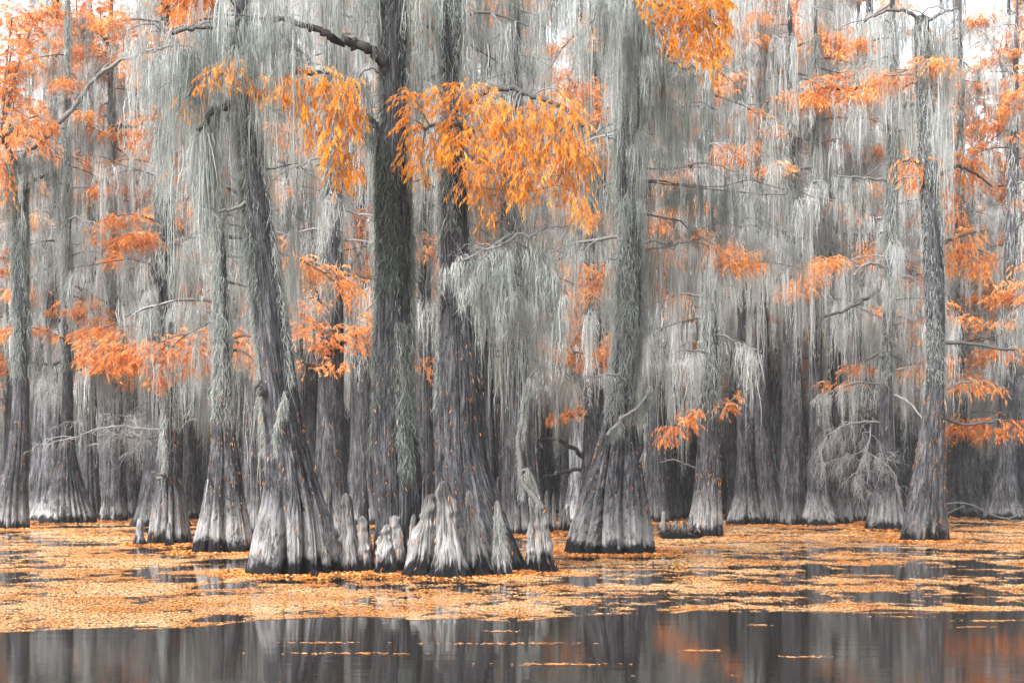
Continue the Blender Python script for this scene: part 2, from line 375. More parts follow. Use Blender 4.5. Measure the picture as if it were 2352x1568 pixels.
# ================================================================== the trees that can be told apart
def limb(root, pts, D0, D1, r0, r1, rng, moss=None, twigs=None, blobs=None, fdens=50, fl=.11, fw=.0165, ft=.6, tint=.35, mat=None, W=.022, droop=.5, label=None, bt=.8, mtm=.55, name='branch', mossname='hanging_moss', seg=3):
    """one traced limb with what grows on it: pts in photo px, D0 -> D1 its distance from base to tip, r0/r1 px"""
    if tint > .6: r0, r1, tint = r0 * .8, r1 * .7, tint * .72
    bt *= .8
    n = len(pts); dd = np.linspace(0, 1, n)
    p3 = np.array([P(x, y, D0 + (D1 - D0) * f) for (x, y), f in zip(pts, dd)])
    o = p3[0].copy()
    path = smooth_path(p3, max(10, 4 * n)); s = D0 / F
    k = rng.normal(0, .35 * r0 * s, (len(path), 3)); k[0] = 0; path = path + k
    gb, gl, gm = Geo(), Geo(), Geo()
    rr = np.linspace(r0, r1, len(path)) * s * rng.uniform(.88, 1.12, len(path))
    tubes(gb, path[None], rr[None], 7, tint)
    if moss: hang_moss(gm, path, rng, moss[0], moss[1], W, moss[2] if len(moss) > 2 else mtm, moss[3] if len(moss) > 3 else .09, 14, seg=seg)
    if twigs: bare_twigs(gb, path, rng, twigs[0], twigs[1], max(twigs[2] if len(twigs) > 2 else .009, .004), twigs[5] if len(twigs) > 5 else 2, twigs[3] if len(twigs) > 3 else .1, bt, twigs[4] if len(twigs) > 4 else .25)
    if blobs:
        for (bx, by, rx, ry) in blobs:
            Db = D1 + rng.uniform(-.35, .35); c = P(bx, by, Db); sb = Db / F
            j = np.argmin(np.linalg.norm(path[:, [0, 2]] - c[[0, 2]], axis=1)); j = max(0, j - 2)
            top = c + [0, 0, ry * sb * .35]; midp = (path[j] + top) / 2 + [0, 0, .10 * np.linalg.norm(top - path[j])]
            sub = smooth_path([path[j], midp, top, c + [0, 0, -.1 * ry * sb]], 9)
            tubes(gb, sub[None], (max(r1 * s * .8, .008) * np.linspace(1, .35, 9))[None], 4, .6)
            a = max(6, int(fdens * 1.75 * pi * rx * ry * sb * sb))
            spray(gl, gb, c, (rx * sb, max(.22, .55 * rx * sb), ry * sb), rng, a, .26 * (fl / .115), fl, fw, ft + rng.normal(0, .06), droop, path[j], .0045, bt)
    b = gb.build(name, mat or TWIG, root, np.array(root.location), True)
    if label: b['label'] = label
    if gl.v: gl.build('foliage', ORANGE if ft >= .5 and D0 < 34 else RUST, b, np.array(root.location))
    if gm.v: gm.build(mossname, MOSS, b, np.array(root.location))
    return b

def curtain(root, x0, x1, yt, yb, D, rng, dens=9, tm=.55, W=.022, sag=.15):
    """a limb hidden by its own moss: strands start along it and lower down on each other"""
    s = D / F; gb, gm = Geo(), Geo(); w = abs(x1 - x0); h = yb - yt
    K = max(3, int(w / 16 * dens / 8 * max(1, h / 260)))
    for i in range(K):
        x = rng.uniform(x0, x1); f = rng.uniform(0, 1) ** 1.6 * .62; y = yt + f * h; l = rng.uniform(14, 38) * rng.choice([-1, 1])
        d0 = D + rng.normal(0, .3)
        pth = smooth_path([P(x, y, d0), P(x + l * .5, y - rng.uniform(0, 9), d0 + rng.normal(0, .15)), P(x + l, y + rng.uniform(-4, 12), d0 + rng.normal(0, .3))], 9)
        ln = (yb - y) * s * rng.uniform(.35, .95)
        hang_moss(gm, pth, rng, 9, ln * .75, W * .8, np.clip(tm + rng.normal(0, .12), 0, 1), .075, 11, .12)
    # the limb that carries them
    za = P(0, yt, D)[2]; tx, ty, tr_ = AXES[root.name](za - .25); a0, a1 = (x0 - 10, x1 + 10) if abs((x0 - CX) * s - tx) < abs((x1 - CX) * s - tx) else (x1 + 10, x0 - 10)
    lp = smooth_path([np.array([tx, ty, za - .25]), P(a0, yt + 8, D + .2), P((x0 + x1) / 2, yt - 6, D + .1), P(a1, yt + 14, D + .3)], 18) + rng.normal(0, .015, (18, 3))
    tubes(gb, lp[None], np.linspace(.026, .009, 18)[None], 5, .45)
    hang_moss(gm, lp[1:], rng, dens * .8, h * s * .35, W * .8, tm, .09, 11, .15)
    b = gb.build('branch', TWIG, root, np.array(root.location), True)
    gm.build('hanging_moss', MOSS, b, np.array(root.location))

def needles_on(V, rng, n, zlo, zhi, L=.12):
    g = Geo(); R, S, _ = V.shape; zr = V[:, 0, 2]; ctr = V.mean(1)
    z = rng.uniform(zlo, zhi, n); th = rng.uniform(pi, 2 * pi, n); k = np.clip(np.searchsorted(zr, z), 1, R - 1); j = (np.round(th / (2 * pi) * S).astype(int)) % S
    p = V[k, j]; o = p - ctr[k]; o[:, 2] = 0; o = nrm(o); p = p + o * .022
    d = np.stack([-o[:, 1], o[:, 0], 0 * z], 1) * rng.normal(0, .6, n)[:, None] + np.array([0, 0, -1.]) + o * .25
    blades(g, p, d, L * rng.uniform(.5, 1.6, n), .015, rng, np.clip(rng.normal(.4, .2, n), 0, 1), .1)
    return g

TREES = []; AXES = {}; KNEES = []
def tree(label, rows, top=17., seed=1, S=120, R=90, lobes=11, amp=.26, dec=.9, bark=None, cr=None, tm=None, needles=0, bumps=0, rend=.45, group=None, yD=None, zpow=1.7):
    rng = np.random.default_rng(seed)
    D = dep(yD or rows[0][0]); D += .6 * (rows[0][2] - rows[0][1]) / 2 * D / F
    prof = pxprof(rows, D, top, rend)
    root = empty('cypress_tree', (prof[0][1], D, 0), label, 'tree', group)
    V = trunk_rings(prof, S, R, rng, lobes, amp, dec, bumps=bumps, zpow=zpow)
    g = Geo(); add_rings(g, V); tr = g.build('trunk', bark or BARK, root, np.array(root.location), True)
    if tm:
        gm = Geo(); trunk_moss(gm, V, [(a_, b_, c_, d_, int(n_ * 1.7), L_ * .72, t_) for (a_, b_, c_, d_, n_, L_, t_) in tm], rng, max(.0095, D * .00032)); gm.build('clinging_moss', MOSS, tr, np.array(root.location))
    if needles:
        needles_on(V, rng, needles, .12, 4.2, .085 if D < 36 else .13).build('caught_needles', RUST, tr, np.array(root.location))
    pz = np.array(prof)
    axis = lambda z: (np.interp(z, pz[:, 0], pz[:, 1]), np.interp(z, pz[:, 0], pz[:, 2]), np.interp(z, pz[:, 0], pz[:, 3]))
    AXES[root.name] = axis
    if cr:
        a = dict(zlo=5., zhi=top - .5, nl=22, reach=2.6, W=max(.018, D * .00052), bl=max(.11, D * .0024), moss_d=3.6, moss_L=1.25, fol=.22, tm=.56, ft=.5, pad=(.6, .16), twn=30, ns=12, back=D < 36); a.update(cr)
        gb, gl, gm = crown(axis, rng=rng, **a)
        c = gb.build('crown', TWIG, root, np.array(root.location), True)
        gl.build('foliage', RUST, c, np.array(root.location)) if gl.v else None
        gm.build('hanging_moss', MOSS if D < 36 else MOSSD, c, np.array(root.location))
    TREES.append((prof[0][1], D, prof[0][3]))
    return root, D, rng, axis, V

LE, RI, FR = pi, 2 * pi, 1.5 * pi     # directions round a trunk: left edge, right edge, towards the water

# --- A: leaning tree left of the knees
A, DA, ra, axA, VA = tree('big leaning grey cypress with wide pale fluted butt at the left end of the knees',
    [(1320, 562, 775), (1290, 568, 772), (1240, 580, 765), (1200, 588, 757), (1150, 602, 742), (1100, 606, 725), (1050, 609, 712), (1000, 611, 700), (950, 606, 690), (900, 604, 683), (800, 595, 668), (700, 584, 652), (600, 573, 640), (500, 564, 624), (400, 557, 607), (300, 550, 595), (200, 545, 585), (50, 540, 575)],
    17, 11, 320, 140, 10, .36, 1.05, cr=dict(zlo=8.2, nl=14, reach=2.4, fol=.25), needles=70, bumps=5,
    tm=[(2.2, 9.5, 2.6, 3.6, 2600, .28, .5), (4.8, 9.5, 3.6, 4.4, 1300, .22, .3), (3.4, 9.5, 5.5, 6.6, 2000, .3, .62), (7.6, 9.8, 3.2, 6.2, 2000, .35, .45)])
limb(A, [(560, 222), (530, 236), (490, 262), (455, 300)], DA, DA - .6, 12, 5, ra, moss=(14, 1.5, .6), tint=.2)
limb(A, [(605, 415), (570, 455), (540, 478), (505, 484), (462, 472)], DA, DA - .5, 7, 4, ra, moss=(4, .35), tint=.85)
limb(A, [(585, 225), (640, 190), (700, 165), (770, 172), (820, 200)], DA, DA - 1.1, 9, 3, ra, moss=(3, .5), tint=.3, ft=.66, fdens=58,
     blobs=[(640, 190, 40, 38), (700, 200, 45, 55), (745, 180, 55, 35), (790, 200, 50, 45), (815, 262, 30, 60), (770, 255, 48, 45), (722, 285, 32, 25), (760, 320, 48, 40), (800, 350, 42, 45), (820, 385, 22, 24), (776, 400, 18, 30), (702, 250, 24, 36), (660, 225, 30, 20)])
limb(A, [(570, 190), (540, 160), (500, 160), (460, 185), (425, 225)], DA, DA - .9, 6, 2, ra, ft=.55, fdens=40, tint=.5,
     blobs=[(505, 165, 42, 28), (545, 152, 36, 32), (580, 185, 30, 26), (470, 185, 26, 18), (428, 232, 14, 24)])
for (x0, x1, yt, yb, d, tm_) in [(345, 470, 110, 560, 1.2, .6), (400, 560, 60, 330, -.3, .42), (450, 560, 250, 560, .6, .55), (590, 700, -20, 330, -.8, .66), (640, 700, 380, 720, .9, .66), (300, 380, 60, 420, 1.8, .7), (520, 650, -40, 260, -.9, .6), (500, 610, 40, 380, -.7, .5), (640, 760, -50, 160, .3, .7)]:
    curtain(A, x0, x1, yt, yb, DA + d, ra, 8, tm_)
limb(A, [(602, 905), (590, 890), (594, 880)], DA - .25, DA - .35, 9, 6, ra, tint=.3)
limb(A, [(655, 900), (640, 960), (628, 1005)], DA - .3, DA - .35, 5, 3, ra, moss=(26, .16, .6, .04), tint=.6)

# --- B: the tall upright tree
B, DB, rb, axB, VB = tree('tall upright dark cypress in dull green moss, with a bare dark limb reaching left',
    [(1312, 852, 962), (1200, 862, 962), (1100, 858, 966), (1000, 857, 956), (950, 860, 948), (900, 862, 945), (800, 864, 945), (700, 868, 944), (600, 870, 945), (500, 872, 944), (400, 868, 938), (350, 866, 936), (250, 882, 934), (150, 880, 930), (50, 876, 934), (-60, 876, 934)],
    19, 12, 240, 130, 9, .22, 1.3, bark=BARKM, cr=dict(zlo=9.4, nl=12, reach=2.6, fol=.2), needles=50, bumps=3,
    tm=[(2.3, 11, 2.5, 3.6, 4200, .26, .26), (2.3, 11, 5.8, 6.9, 3600, .26, .42), (5.2, 7.8, 3.5, 5.8, 3200, .18, .06), (1.8, 4.6, 4.9, 5.7, 2200, .28, .3), (3, 11, 3.6, 6, 1300, .18, .1)])
limb(B, [(892, 170), (880, 145), (850, 115), (815, 98), (780, 88), (740, 74), (702, 60)], DB, DB - .9, 13, 7, rb, moss=(1.2, .4), tint=.1)
limb(B, [(702, 60), (650, 46), (600, 42), (540, 50), (480, 62), (430, 68), (395, 75)], DB - .9, DB - 1.5, 7, 4, rb, moss=(11, 1.3, .5), tint=.3)
limb(B, [(878, 305), (858, 285), (842, 270)], DB, DB - .3, 10, 6, rb, moss=(20, .8, .4), tint=.15)
for (x0, x1, yt, yb, d, tm_) in [(828, 872, 165, 420, -.2, .42), (930, 1000, -40, 220, -.4, .6), (790, 860, -30, 120, .5, .7), (945, 990, 420, 760, .8, .66), (1000, 1090, -50, 170, -.2, .6), (850, 890, -40, 200, -.3, .5), (730, 800, -40, 300, 1.5, .72)]:
    curtain(B, x0, x1, yt, yb, DB + d, rb, 8, tm_)

# --- C: behind the tall knees
C_, DC, rc, axC, VC = tree('stout grey cypress behind the tallest pale knees, its right root flaring along the water',
    [(1318, 985, 1208), (1290, 985, 1196), (1250, 988, 1180), (1200, 992, 1160), (1150, 998, 1143), (1100, 1001, 1126), (1050, 1002, 1113), (1000, 1003, 1106), (900, 1003, 1104), (800, 1008, 1096), (700, 1012, 1087), (600, 1015, 1080), (500, 1014, 1075), (400, 1012, 1069), (300, 1014, 1064), (200, 1017, 1058), (100, 1012, 1053), (-60, 1006, 1048)],
    18, 13, 300, 140, 11, .32, 1.0, bark=BARKM, cr=dict(zlo=9.2, nl=12, reach=2.6, fol=.3), needles=90, bumps=3, yD=1314,
    tm=[(3, 11, 2.6, 3.6, 2200, .26, .5), (4.5, 11, 5.8, 6.9, 2500, .3, .6), (6.3, 11, 3.6, 5.8, 2300, .22, .45)])
# companion stem fused to its right side
g = Geo(); rows2 = [(1100, 1085, 1128), (1000, 1082, 1128), (850, 1078, 1122), (700, 1085, 1118), (620, 1090, 1112)]
pf = [[H - (y - HY) * DC / F, ((a + b) / 2 - CX) * DC / F, DC + .28, (b - a) / 2 * DC / F] for y, a, b in rows2]
V2 = trunk_rings([[-.35 + .4, pf[0][1] - .02, DC + .28, .3]] + pf, 60, 60, rc, 5, .1, 1.); add_rings(g, V2)
st = g.build('side_stem', BARKD, C_, np.array(C_.location), True); st['label'] = 'darker narrow stem fused to the right side of the trunk'
limb(C_, [(1060, 270), (1100, 215), (1160, 200), (1230, 225), (1300, 250), (1345, 300)], DC, DC - 1.2, 10, 3, rc, ft=.62, fdens=62, tint=.25, moss=(2, .5),
     blobs=[(1060, 205, 50, 24), (1110, 225, 58, 30), (1120, 290, 66, 50), (1180, 260, 60, 40), (1230, 260, 60, 45), (1290, 255, 52, 40), (1320, 310, 38, 50), (1250, 320, 66, 50), (1180, 340, 60, 50), (1230, 400, 56, 46), (1300, 390, 46, 58), (1332, 450, 26, 48), (1345, 360, 20, 40), (1270, 210, 40, 18)])
limb(C_, [(1050, 330), (1085, 300), (1040, 285), (990, 290), (945, 300)], DC, DC - 1.0, 8, 3, rc, ft=.56, fdens=58, tint=.35,
     blobs=[(940, 230, 33, 34), (950, 290, 34, 38), (940, 350, 28, 42), (966, 382, 18, 20), (1010, 218, 48, 24), (1040, 270, 58, 48), (1000, 320, 48, 48), (1050, 330, 56, 40)])
limb(C_, [(1065, 360), (1100, 365), (1140, 390), (1180, 430)], DC, DC - 1.0, 7, 2.5, rc, ft=.58, fdens=52, tint=.4,
     blobs=[(1090, 420, 38, 38), (1120, 370, 56, 38), (1150, 420, 56, 34), (1190, 440, 30, 28), (1132, 490, 18, 14), (1080, 380, 30, 28)])
limb(C_, [(1085, 640), (1120, 580), (1150, 552), (1190, 536), (1235, 560), (1262, 610), (1292, 660)], DC - .1, DC - .7, 6, 2.5, rc, moss=(17, 1.05, .62), twigs=(12, .45, .009), tint=.95, bt=.95)
limb(C_, [(1190, 536), (1160, 560), (1110, 575), (1052, 602)], DC - .4, DC - 1.0, 4.5, 2, rc, moss=(13, .65, .68), twigs=(10, .4, .008), tint=.95, bt=.95)
limb(C_, [(1215, 545), (1250, 525), (1310, 520)], DC - .5, DC - .7, 3.5, 1.5, rc, moss=(7, .5, .7), twigs=(6, .3, .007), tint=.9, bt=.9)
for (x0, x1, yt, yb, d, tm_) in [(1120, 1240, 560, 880, -.3, .55), (1150, 1215, 560, 760, -.8, .4), (1230, 1305, 640, 850, -.6, .7), (1050, 1130, 600, 720, -.9, .75), (1060, 1150, -40, 190, .4, .62), (1160, 1300, -40, 240, .8, .55), (1240, 1310, 430, 700, 1.2, .72)]:
    curtain(C_, x0, x1, yt, yb, DC + d, rc, 8, tm_)

# --- D: the bell-shaped butt in the right half
D_, DD, rd, axD, VD = tree('moss-shrouded cypress on a broad bell-shaped pale butt standing alone in the water',
    [(1272, 1293, 1510), (1240, 1300, 1506), (1200, 1312, 1500), (1150, 1328, 1492), (1100, 1346, 1482), (1050, 1362, 1476), (1000, 1377, 1468), (950, 1389, 1462), (900, 1397, 1458), (850, 1402, 1460), (800, 1407, 1470), (700, 1418, 1476), (600, 1420, 1475), (500, 1420, 1472), (400, 1416, 1470), (300, 1416, 1465), (200, 1420, 1472), (100, 1422, 1478), (-60, 1425, 1480)],
    20, 14, 360, 140, 15, .27, 2.4, cr=dict(zlo=6.5, nl=20, reach=2.9, fol=.25, moss_d=4.5), needles=120, bumps=2,
    tm=[(3.2, 14, 3.0, 6.5, 8500, .34, .48), (3.4, 14, 2.7, 3.4, 2200, .3, .6), (3.4, 14, 6.0, 6.8, 2200, .3, .64)])
limb(D_, [(1395, 1000), (1430, 962), (1470, 930), (1492, 900)], DD - 1.0, DD - .9, 5, 3, rd, moss=(18, .16, .4, .04), tint=.6)
limb(D_, [(1440, 880), (1420, 862), (1380, 862), (1330, 872)], DD - .4, DD - 1.2, 4, 1.5, rd, twigs=(6, .3), tint=.95, moss=(2, .3), bt=.9)
limb(D_, [(1470, 1060), (1480, 1030), (1478, 1000)], DD - .5, DD - .9, 3, 1.5, rd, tint=.98, twigs=(2, .2))
limb(D_, [(1470, 40), (1505, 80), (1530, 120), (1560, 150), (1600, 160)], DD - .2, DD - 1.2, 7, 2.5, rd, moss=(10, 1.0, .55), tint=.5, bt=.85)
limb(D_, [(1470, -20), (1520, 10), (1580, 25), (1650, 60)], DD - .2, DD - 2.2, 8, 3, rd, ft=.66, fdens=46, fl=.13, fw=.024, tint=.3,
     blobs=[(1510, 20, 38, 28), (1560, 40, 58, 44), (1620, 40, 58, 48), (1600, 90, 48, 44), (1650, 88, 38, 44), (1640, 140, 22, 30), (1560, 90, 30, 24), (1600, 0, 80, 30), (1500, -10, 40, 20), (1655, 20, 30, 40)])
for (x0, x1, yt, yb, d, tm_) in [(1375, 1500, -30, 330, -1.0, .62), (1380, 1440, -20, 280, -1.6, .5), (1450, 1530, 60, 420, -.8, .58), (1400, 1500, 300, 640, -.5, .5), (1540, 1640, 560, 800, .5, .75), (1560, 1680, 380, 640, 1, .55), (1650, 1790, 420, 660, 1.6, .5), (1480, 1560, 250, 520, .4, .6), (1390, 1430, 600, 860, -.4, .55), (1470, 1540, 560, 900, .3, .55), (1330, 1420, -30, 260, .2, .6), (1500, 1580, 150, 480, .3, .66), (1560, 1640, 240, 420, .8, .62), (1780, 1860, 440, 700, 2.5, .6)]:
    curtain(D_, x0, x1, yt, yb, DD + d, rd, 7, tm_, .026)

# --- E: slender dark tree at the right
E, DE, re_, axE, VE = tree('slender leaning cypress at the right with a dark narrow butt, moss streaming off its top',
    [(1243, 2066, 2180), (1200, 2076, 2177), (1150, 2086, 2172), (1100, 2096, 2171), (1050, 2104, 2170), (1000, 2112, 2169), (950, 2121, 2168), (900, 2126, 2168), (850, 2129, 2168), (750, 2128, 2170), (650, 2122, 2169), (600, 2120, 2167), (500, 2117, 2163), (400, 2112, 2154), (300, 2107, 2146), (200, 2104, 2140), (100, 2100, 2135), (40, 2100, 2132)],
    14.6, 15, 240, 110, 9, .17, 1.6, bark=BARKS, cr=dict(zlo=13.4, nl=5, reach=2.0, fol=.5), needles=150, rend=.7,
    tm=[(4.2, 15, 2.9, 3.5, 600, .2, .7), (4, 15, 5.8, 6.5, 1300, .22, .72), (4.6, 15, 3.6, 5.9, 2600, .2, .58)])
limb(E, [(2120, 60), (2090, 30), (2040, 25), (1990, 45)], DE, DE - .8, 5, 2, re_, moss=(8, 1.2, .66), tint=.4)
limb(E, [(2130, 50), (2165, 30), (2200, 20)], DE, DE - .6, 5, 2, re_, moss=(16, 1.9, .66), tint=.5)
for (x0, x1, yt, yb, d, tm_) in [(2090, 2112, 30, 240, -.5, .5), (2132, 2175, 20, 330, -.7, .75), (2142, 2160, 200, 480, -.3, .75)]:
    curtain(E, x0, x1, yt, yb, DE + d, re_, 7, tm_, .028)
limb(E, [(2165, 787), (2210, 788), (2270, 795), (2330, 803), (2380, 812)], DE, DE - 1., 5, 2.5, re_, tint=.25, twigs=(5, .7, .01), blobs=[(2340, 800, 18, 10)], ft=.42, bt=.6)
limb(E, [(2162, 400), (2200, 385), (2240, 400), (2280, 430)], DE + .6, DE + 2, 5, 2, re_, tint=.3, twigs=(6, .5, .009), ft=.45, fdens=30, fl=.15, fw=.03, blobs=[(2200, 370, 48, 28), (2232, 390, 38, 38), (2182, 440, 30, 28), (2200, 480, 24, 24), (2190, 400, 30, 30)])
limb(E, [(2110, 375), (2095, 368), (2075, 372)], DE - .1, DE - .4, 4, 2, re_, tint=.3, ft=.45, fdens=30, fl=.15, fw=.03, blobs=[(2090, 370, 40, 24), (2102, 402, 28, 22)])
limb(E, [(2160, 560), (2200, 545), (2240, 535)], DE + .4, DE + 1, 5, 2, re_, tint=.3, ft=.4, fdens=30, fl=.15, fw=.03, blobs=[(2222, 540, 56, 26), (2200, 572, 38, 28), (2172, 592, 28, 22), (2250, 600, 36, 28)])
limb(E, [(2165, 900), (2200, 880), (2250, 875), (2300, 890)], DE + .4, DE + 1, 4, 2, re_, tint=.9, ft=.42, fdens=32, fl=.145, fw=.029, twigs=(6, .5, .009), blobs=[(2230, 878, 44, 20), (2282, 885, 24, 14), (2200, 882, 28, 18)])
limb(E, [(2168, 960), (2215, 975), (2260, 970), (2320, 965)], DE + .4, DE + 1.5, 4, 2, re_, tint=.4, ft=.36, fdens=32, fl=.145, fw=.029, blobs=[(2232, 975, 48, 24), (2300, 970, 56, 22), (2190, 972, 28, 20)])

# --- F
F_, DF, rf, axF, VF = tree('medium grey cypress with a tapering ribbed butt beside the tangle of dark roots',
    [(1233, 1576, 1663), (1200, 1582, 1661), (1150, 1594, 1658), (1050, 1602, 1655), (950, 1608, 1648), (850, 1612, 1648), (700, 1614, 1647), (600, 1614, 1644), (450, 1612, 1640)],
    19, 16, 200, 100, 9, .26, 1.1, cr=dict(zlo=5.5, nl=26, moss_d=4, fol=.22), needles=90, tm=[(4, 19, 2.6, 6.8, 6500, .4, .62)])
limb(F_, [(1612, 925), (1585, 955), (1555, 970), (1530, 985)], DF, DF - .6, 4, 1.5, rf, tint=.3, ft=.36, fdens=36, fl=.14, fw=.028, blobs=[(1560, 972, 42, 18), (1590, 952, 28, 18), (1532, 990, 24, 18), (1605, 935, 14, 12)])
limb(F_, [(1648, 945), (1665, 930), (1690, 912)], DF, DF - .4, 4, 1.5, rf, tint=.3, ft=.42, fdens=36, fl=.14, fw=.028, blobs=[(1668, 930, 22, 22), (1690, 914, 14, 14)])
limb(F_, [(1600, 1075), (1575, 1065), (1545, 1055), (1515, 1062)], DF, DF - .8, 2.5, 1.2, rf, tint=.9, twigs=(3, .3))

# --- G, H, I, J at the left
G_, DG, rg, axG, VG = tree('broad dark-trunked cypress with deeply grooved brown-grey butt, just left of the leaning tree',
    [(1270, 440, 580), (1240, 446, 576), (1200, 456, 570), (1150, 468, 560), (1100, 476, 554), (1050, 483, 547), (1000, 487, 540), (950, 490, 534), (850, 492, 528), (750, 494, 528), (650, 492, 522), (550, 490, 519), (400, 485, 513)],
    18, 17, 260, 120, 11, .30, 1.6, cr=dict(zlo=4.6, nl=30, reach=2.4, moss_d=4, fol=.15), needles=110, bumps=2, tm=[(3.2, 10, 2.6, 6.8, 4200, .34, .6)])
limb(G_, [(478, 1100), (472, 1140), (470, 1180)], DG - .6, DG - .9, 2.5, 1.5, rg, tint=.95)
H_, DH, rh, axH, VH = tree('small grooved cypress with a long bare limb reaching left and pale knees at its foot',
    [(1250, 336, 440), (1220, 341, 433), (1180, 347, 428), (1150, 352, 424), (1110, 358, 417), (1085, 360, 413), (1040, 368, 411), (1000, 371, 410), (950, 374, 410), (880, 380, 406), (800, 384, 402), (740, 388, 400)],
    0, 18, 220, 90, 9, .33, 1.4, needles=60, tm=[(2.4, 5.5, 2.9, 4.6, 900, .3, .7), (3.2, 5.5, 4.6, 6.6, 500, .25, .6)])
limb(H_, [(378, 1005), (340, 1003), (290, 1003), (235, 998), (185, 992)], DH, DH - .8, 6, 2, rh, tint=.7, twigs=(11, .8, .012, .12, .1, 3), bt=1.05)
limb(H_, [(376, 985), (330, 985), (280, 978), (220, 985), (165, 1010)], DH - .1, DH - 1.1, 3, 1.2, rh, tint=.98, twigs=(9, .65, .011, .3, -.1, 3), bt=1.05)
limb(H_, [(405, 1000), (430, 968), (452, 962)], DH, DH - .4, 2, 1, rh, tint=.9, twigs=(3, .4), bt=.9)
limb(H_, [(362, 1098), (378, 1092), (348, 1084)], DH - .25, DH - .6, 5, 3, rh, tint=.5)
limb(H_, [(375, 1000), (380, 1040), (376, 1085)], DH - .28, DH - .32, 3, 2, rh, tint=.6, moss=(26, .22, .72, .05))
limb(H_, [(392, 820), (350, 800), (290, 800), (220, 808)], DH, DH - .8, 5, 2, rh, tint=.4, twigs=(10, .5, .008), bt=1.0, ft=.58, fdens=75, fl=.13, fw=.026, droop=.25,
     blobs=[(214, 812, 32, 26), (265, 802, 48, 32), (325, 812, 58, 36), (388, 802, 58, 36), (370, 858, 38, 26), (300, 835, 40, 18), (200, 790, 18, 14), (240, 835, 22, 14)])
limb(H_, [(398, 810), (430, 790), (470, 790), (545, 785)], DH, DH - .5, 4, 2, rh, tint=.5, twigs=(6, .5, .008), bt=1.0, ft=.52, fdens=60, fl=.13, fw=.026, droop=.25,
     blobs=[(448, 785, 48, 32), (470, 830, 28, 22), (545, 790, 32, 36), (500, 795, 30, 20), (430, 840, 20, 20)])

I_, DI, ri, axI, VI = tree('grey cypress at the left edge whose broken top ends in a shaggy cap of moss',
    [(1215, -8, 65), (1150, 0, 62), (1100, 8, 63), (1050, 18, 65), (1000, 24, 66), (950, 28, 66), (850, 33, 67), (750, 34, 67), (650, 32, 65), (550, 28, 63), (450, 27, 62), (380, 30, 66)],
    0, 19, 120, 90, 10, .26, 1.6, needles=50, tm=[(6, 13.5, 2.6, 6.8, 4200, .45, .5)])
for (x0, x1, yt, yb, d, tm_) in [(20, 130, 350, 620, -.5, .5), (22, 70, 360, 560, -.9, .42), (70, 135, 345, 520, -.3, .42), (20, 40, 360, 620, -.6, .75)]:
    curtain(I_, x0, x1, yt, yb, DI + d, ri, 6, tm_, .035)
limb(I_, [(60, 440), (80, 415), (100, 400)], DI - .2, DI - .8, 6, 3, ri, tint=.15)
limb(I_, [(50, 390), (60, 345), (100, 320), (165, 250), (200, 200), (250, 152), (320, 125), (372, 112)], DI - .2, DI - 3, 9, 4, ri, tint=.8, twigs=(16, 1.2, .02), bt=.95, moss=(2, 1.2, .7), W=.035, label='long pale limb sweeping up to the right')
limb(I_, [(40, 380), (10, 330), (0, 300)], DI - .2, DI - 2, 8, 4, ri, tint=.5, ft=.5, fdens=18, fl=.18, fw=.036, blobs=[(30, 40, 60, 36), (95, 25, 50, 30), (70, 90, 50, 40), (30, 120, 58, 58), (30, 250, 58, 58), (40, 305, 62, 45), (85, 280, 48, 38), (10, 400, 24, 78), (10, 200, 40, 40), (100, 330, 30, 20), (20, 170, 50, 30)])

J_, DJ, rj, axJ, VJ = tree('cypress with a very wide flared butt like a pleated skirt, near the left edge',
    [(1202, 90, 225), (1175, 97, 217), (1150, 105, 206), (1120, 115, 196), (1100, 121, 190), (1050, 134, 176), (1000, 140, 170), (900, 144, 168), (800, 145, 166), (600, 146, 163), (400, 148, 162)],
    24, 20, 300, 100, 19, .33, 2.6, cr=dict(zlo=6, nl=34, reach=3, fol=.12, moss_d=3.6), needles=60, rend=.12, tm=[(7, 24, 2.6, 6.8, 6000, .6, .6)])

# --- the more distant ones that can still be singled out
def mid(label, rows, seed, lobes=9, amp=.26, dec=1.6, top=23, bark=None, **cr):
    a = dict(zlo=5.2, nl=30, reach=3.0, fol=.11, moss_d=4.0, moss_L=1.45, twn=40, ns=12, pad=(.8, .2)); a.update(cr)
    zc = a['zlo'] + .3
    top = max(top, H + 1.12 * HY * dep(rows[0][0]) / F)
    return tree(label, rows, top, seed, 132, 70, lobes, amp, dec, bark or BARKD, a, [(zc, zc + 3, 2.7, 6.7, 700, .5, .5), (zc + 3, top * .85, 2.7, 6.7, 2600, .6, .58)], 26, rend=.12)
K_ = mid('grey cypress with a ribbed butt immediately right of the pleated skirt butt', [(1197, 228, 295), (1150, 236, 292), (1100, 241, 289), (1000, 245, 284), (900, 246, 280), (700, 246, 274), (500, 246, 270)], 31, zlo=8.2)
L_ = mid('cypress with contorted pale roots knotted round its butt, left one of a close pair', [(1206, 1668, 1752), (1170, 1680, 1745), (1130, 1690, 1738), (1060, 1694, 1730), (950, 1694, 1722), (800, 1693, 1718), (600, 1694, 1714)], 32, 7, .35, bark=BARK, zlo=9.2)
L2 = mid('cypress with a smooth pale splayed root, right one of a close pair', [(1206, 1738, 1812), (1170, 1742, 1803), (1120, 1740, 1790), (1050, 1736, 1776), (950, 1734, 1768), (800, 1734, 1765), (600, 1736, 1762)], 33, 5, .3, bark=BARK, zlo=9.4)
M_ = mid('wide blue-grey cypress trunk between a smooth splayed butt and a bulging twin-buttressed one', [(1207, 1786, 1862), (1150, 1790, 1854), (1050, 1794, 1850), (950, 1797, 1848), (800, 1799, 1838), (600, 1800, 1832), (400, 1802, 1828)], 34, 12, .14, zlo=9.6)
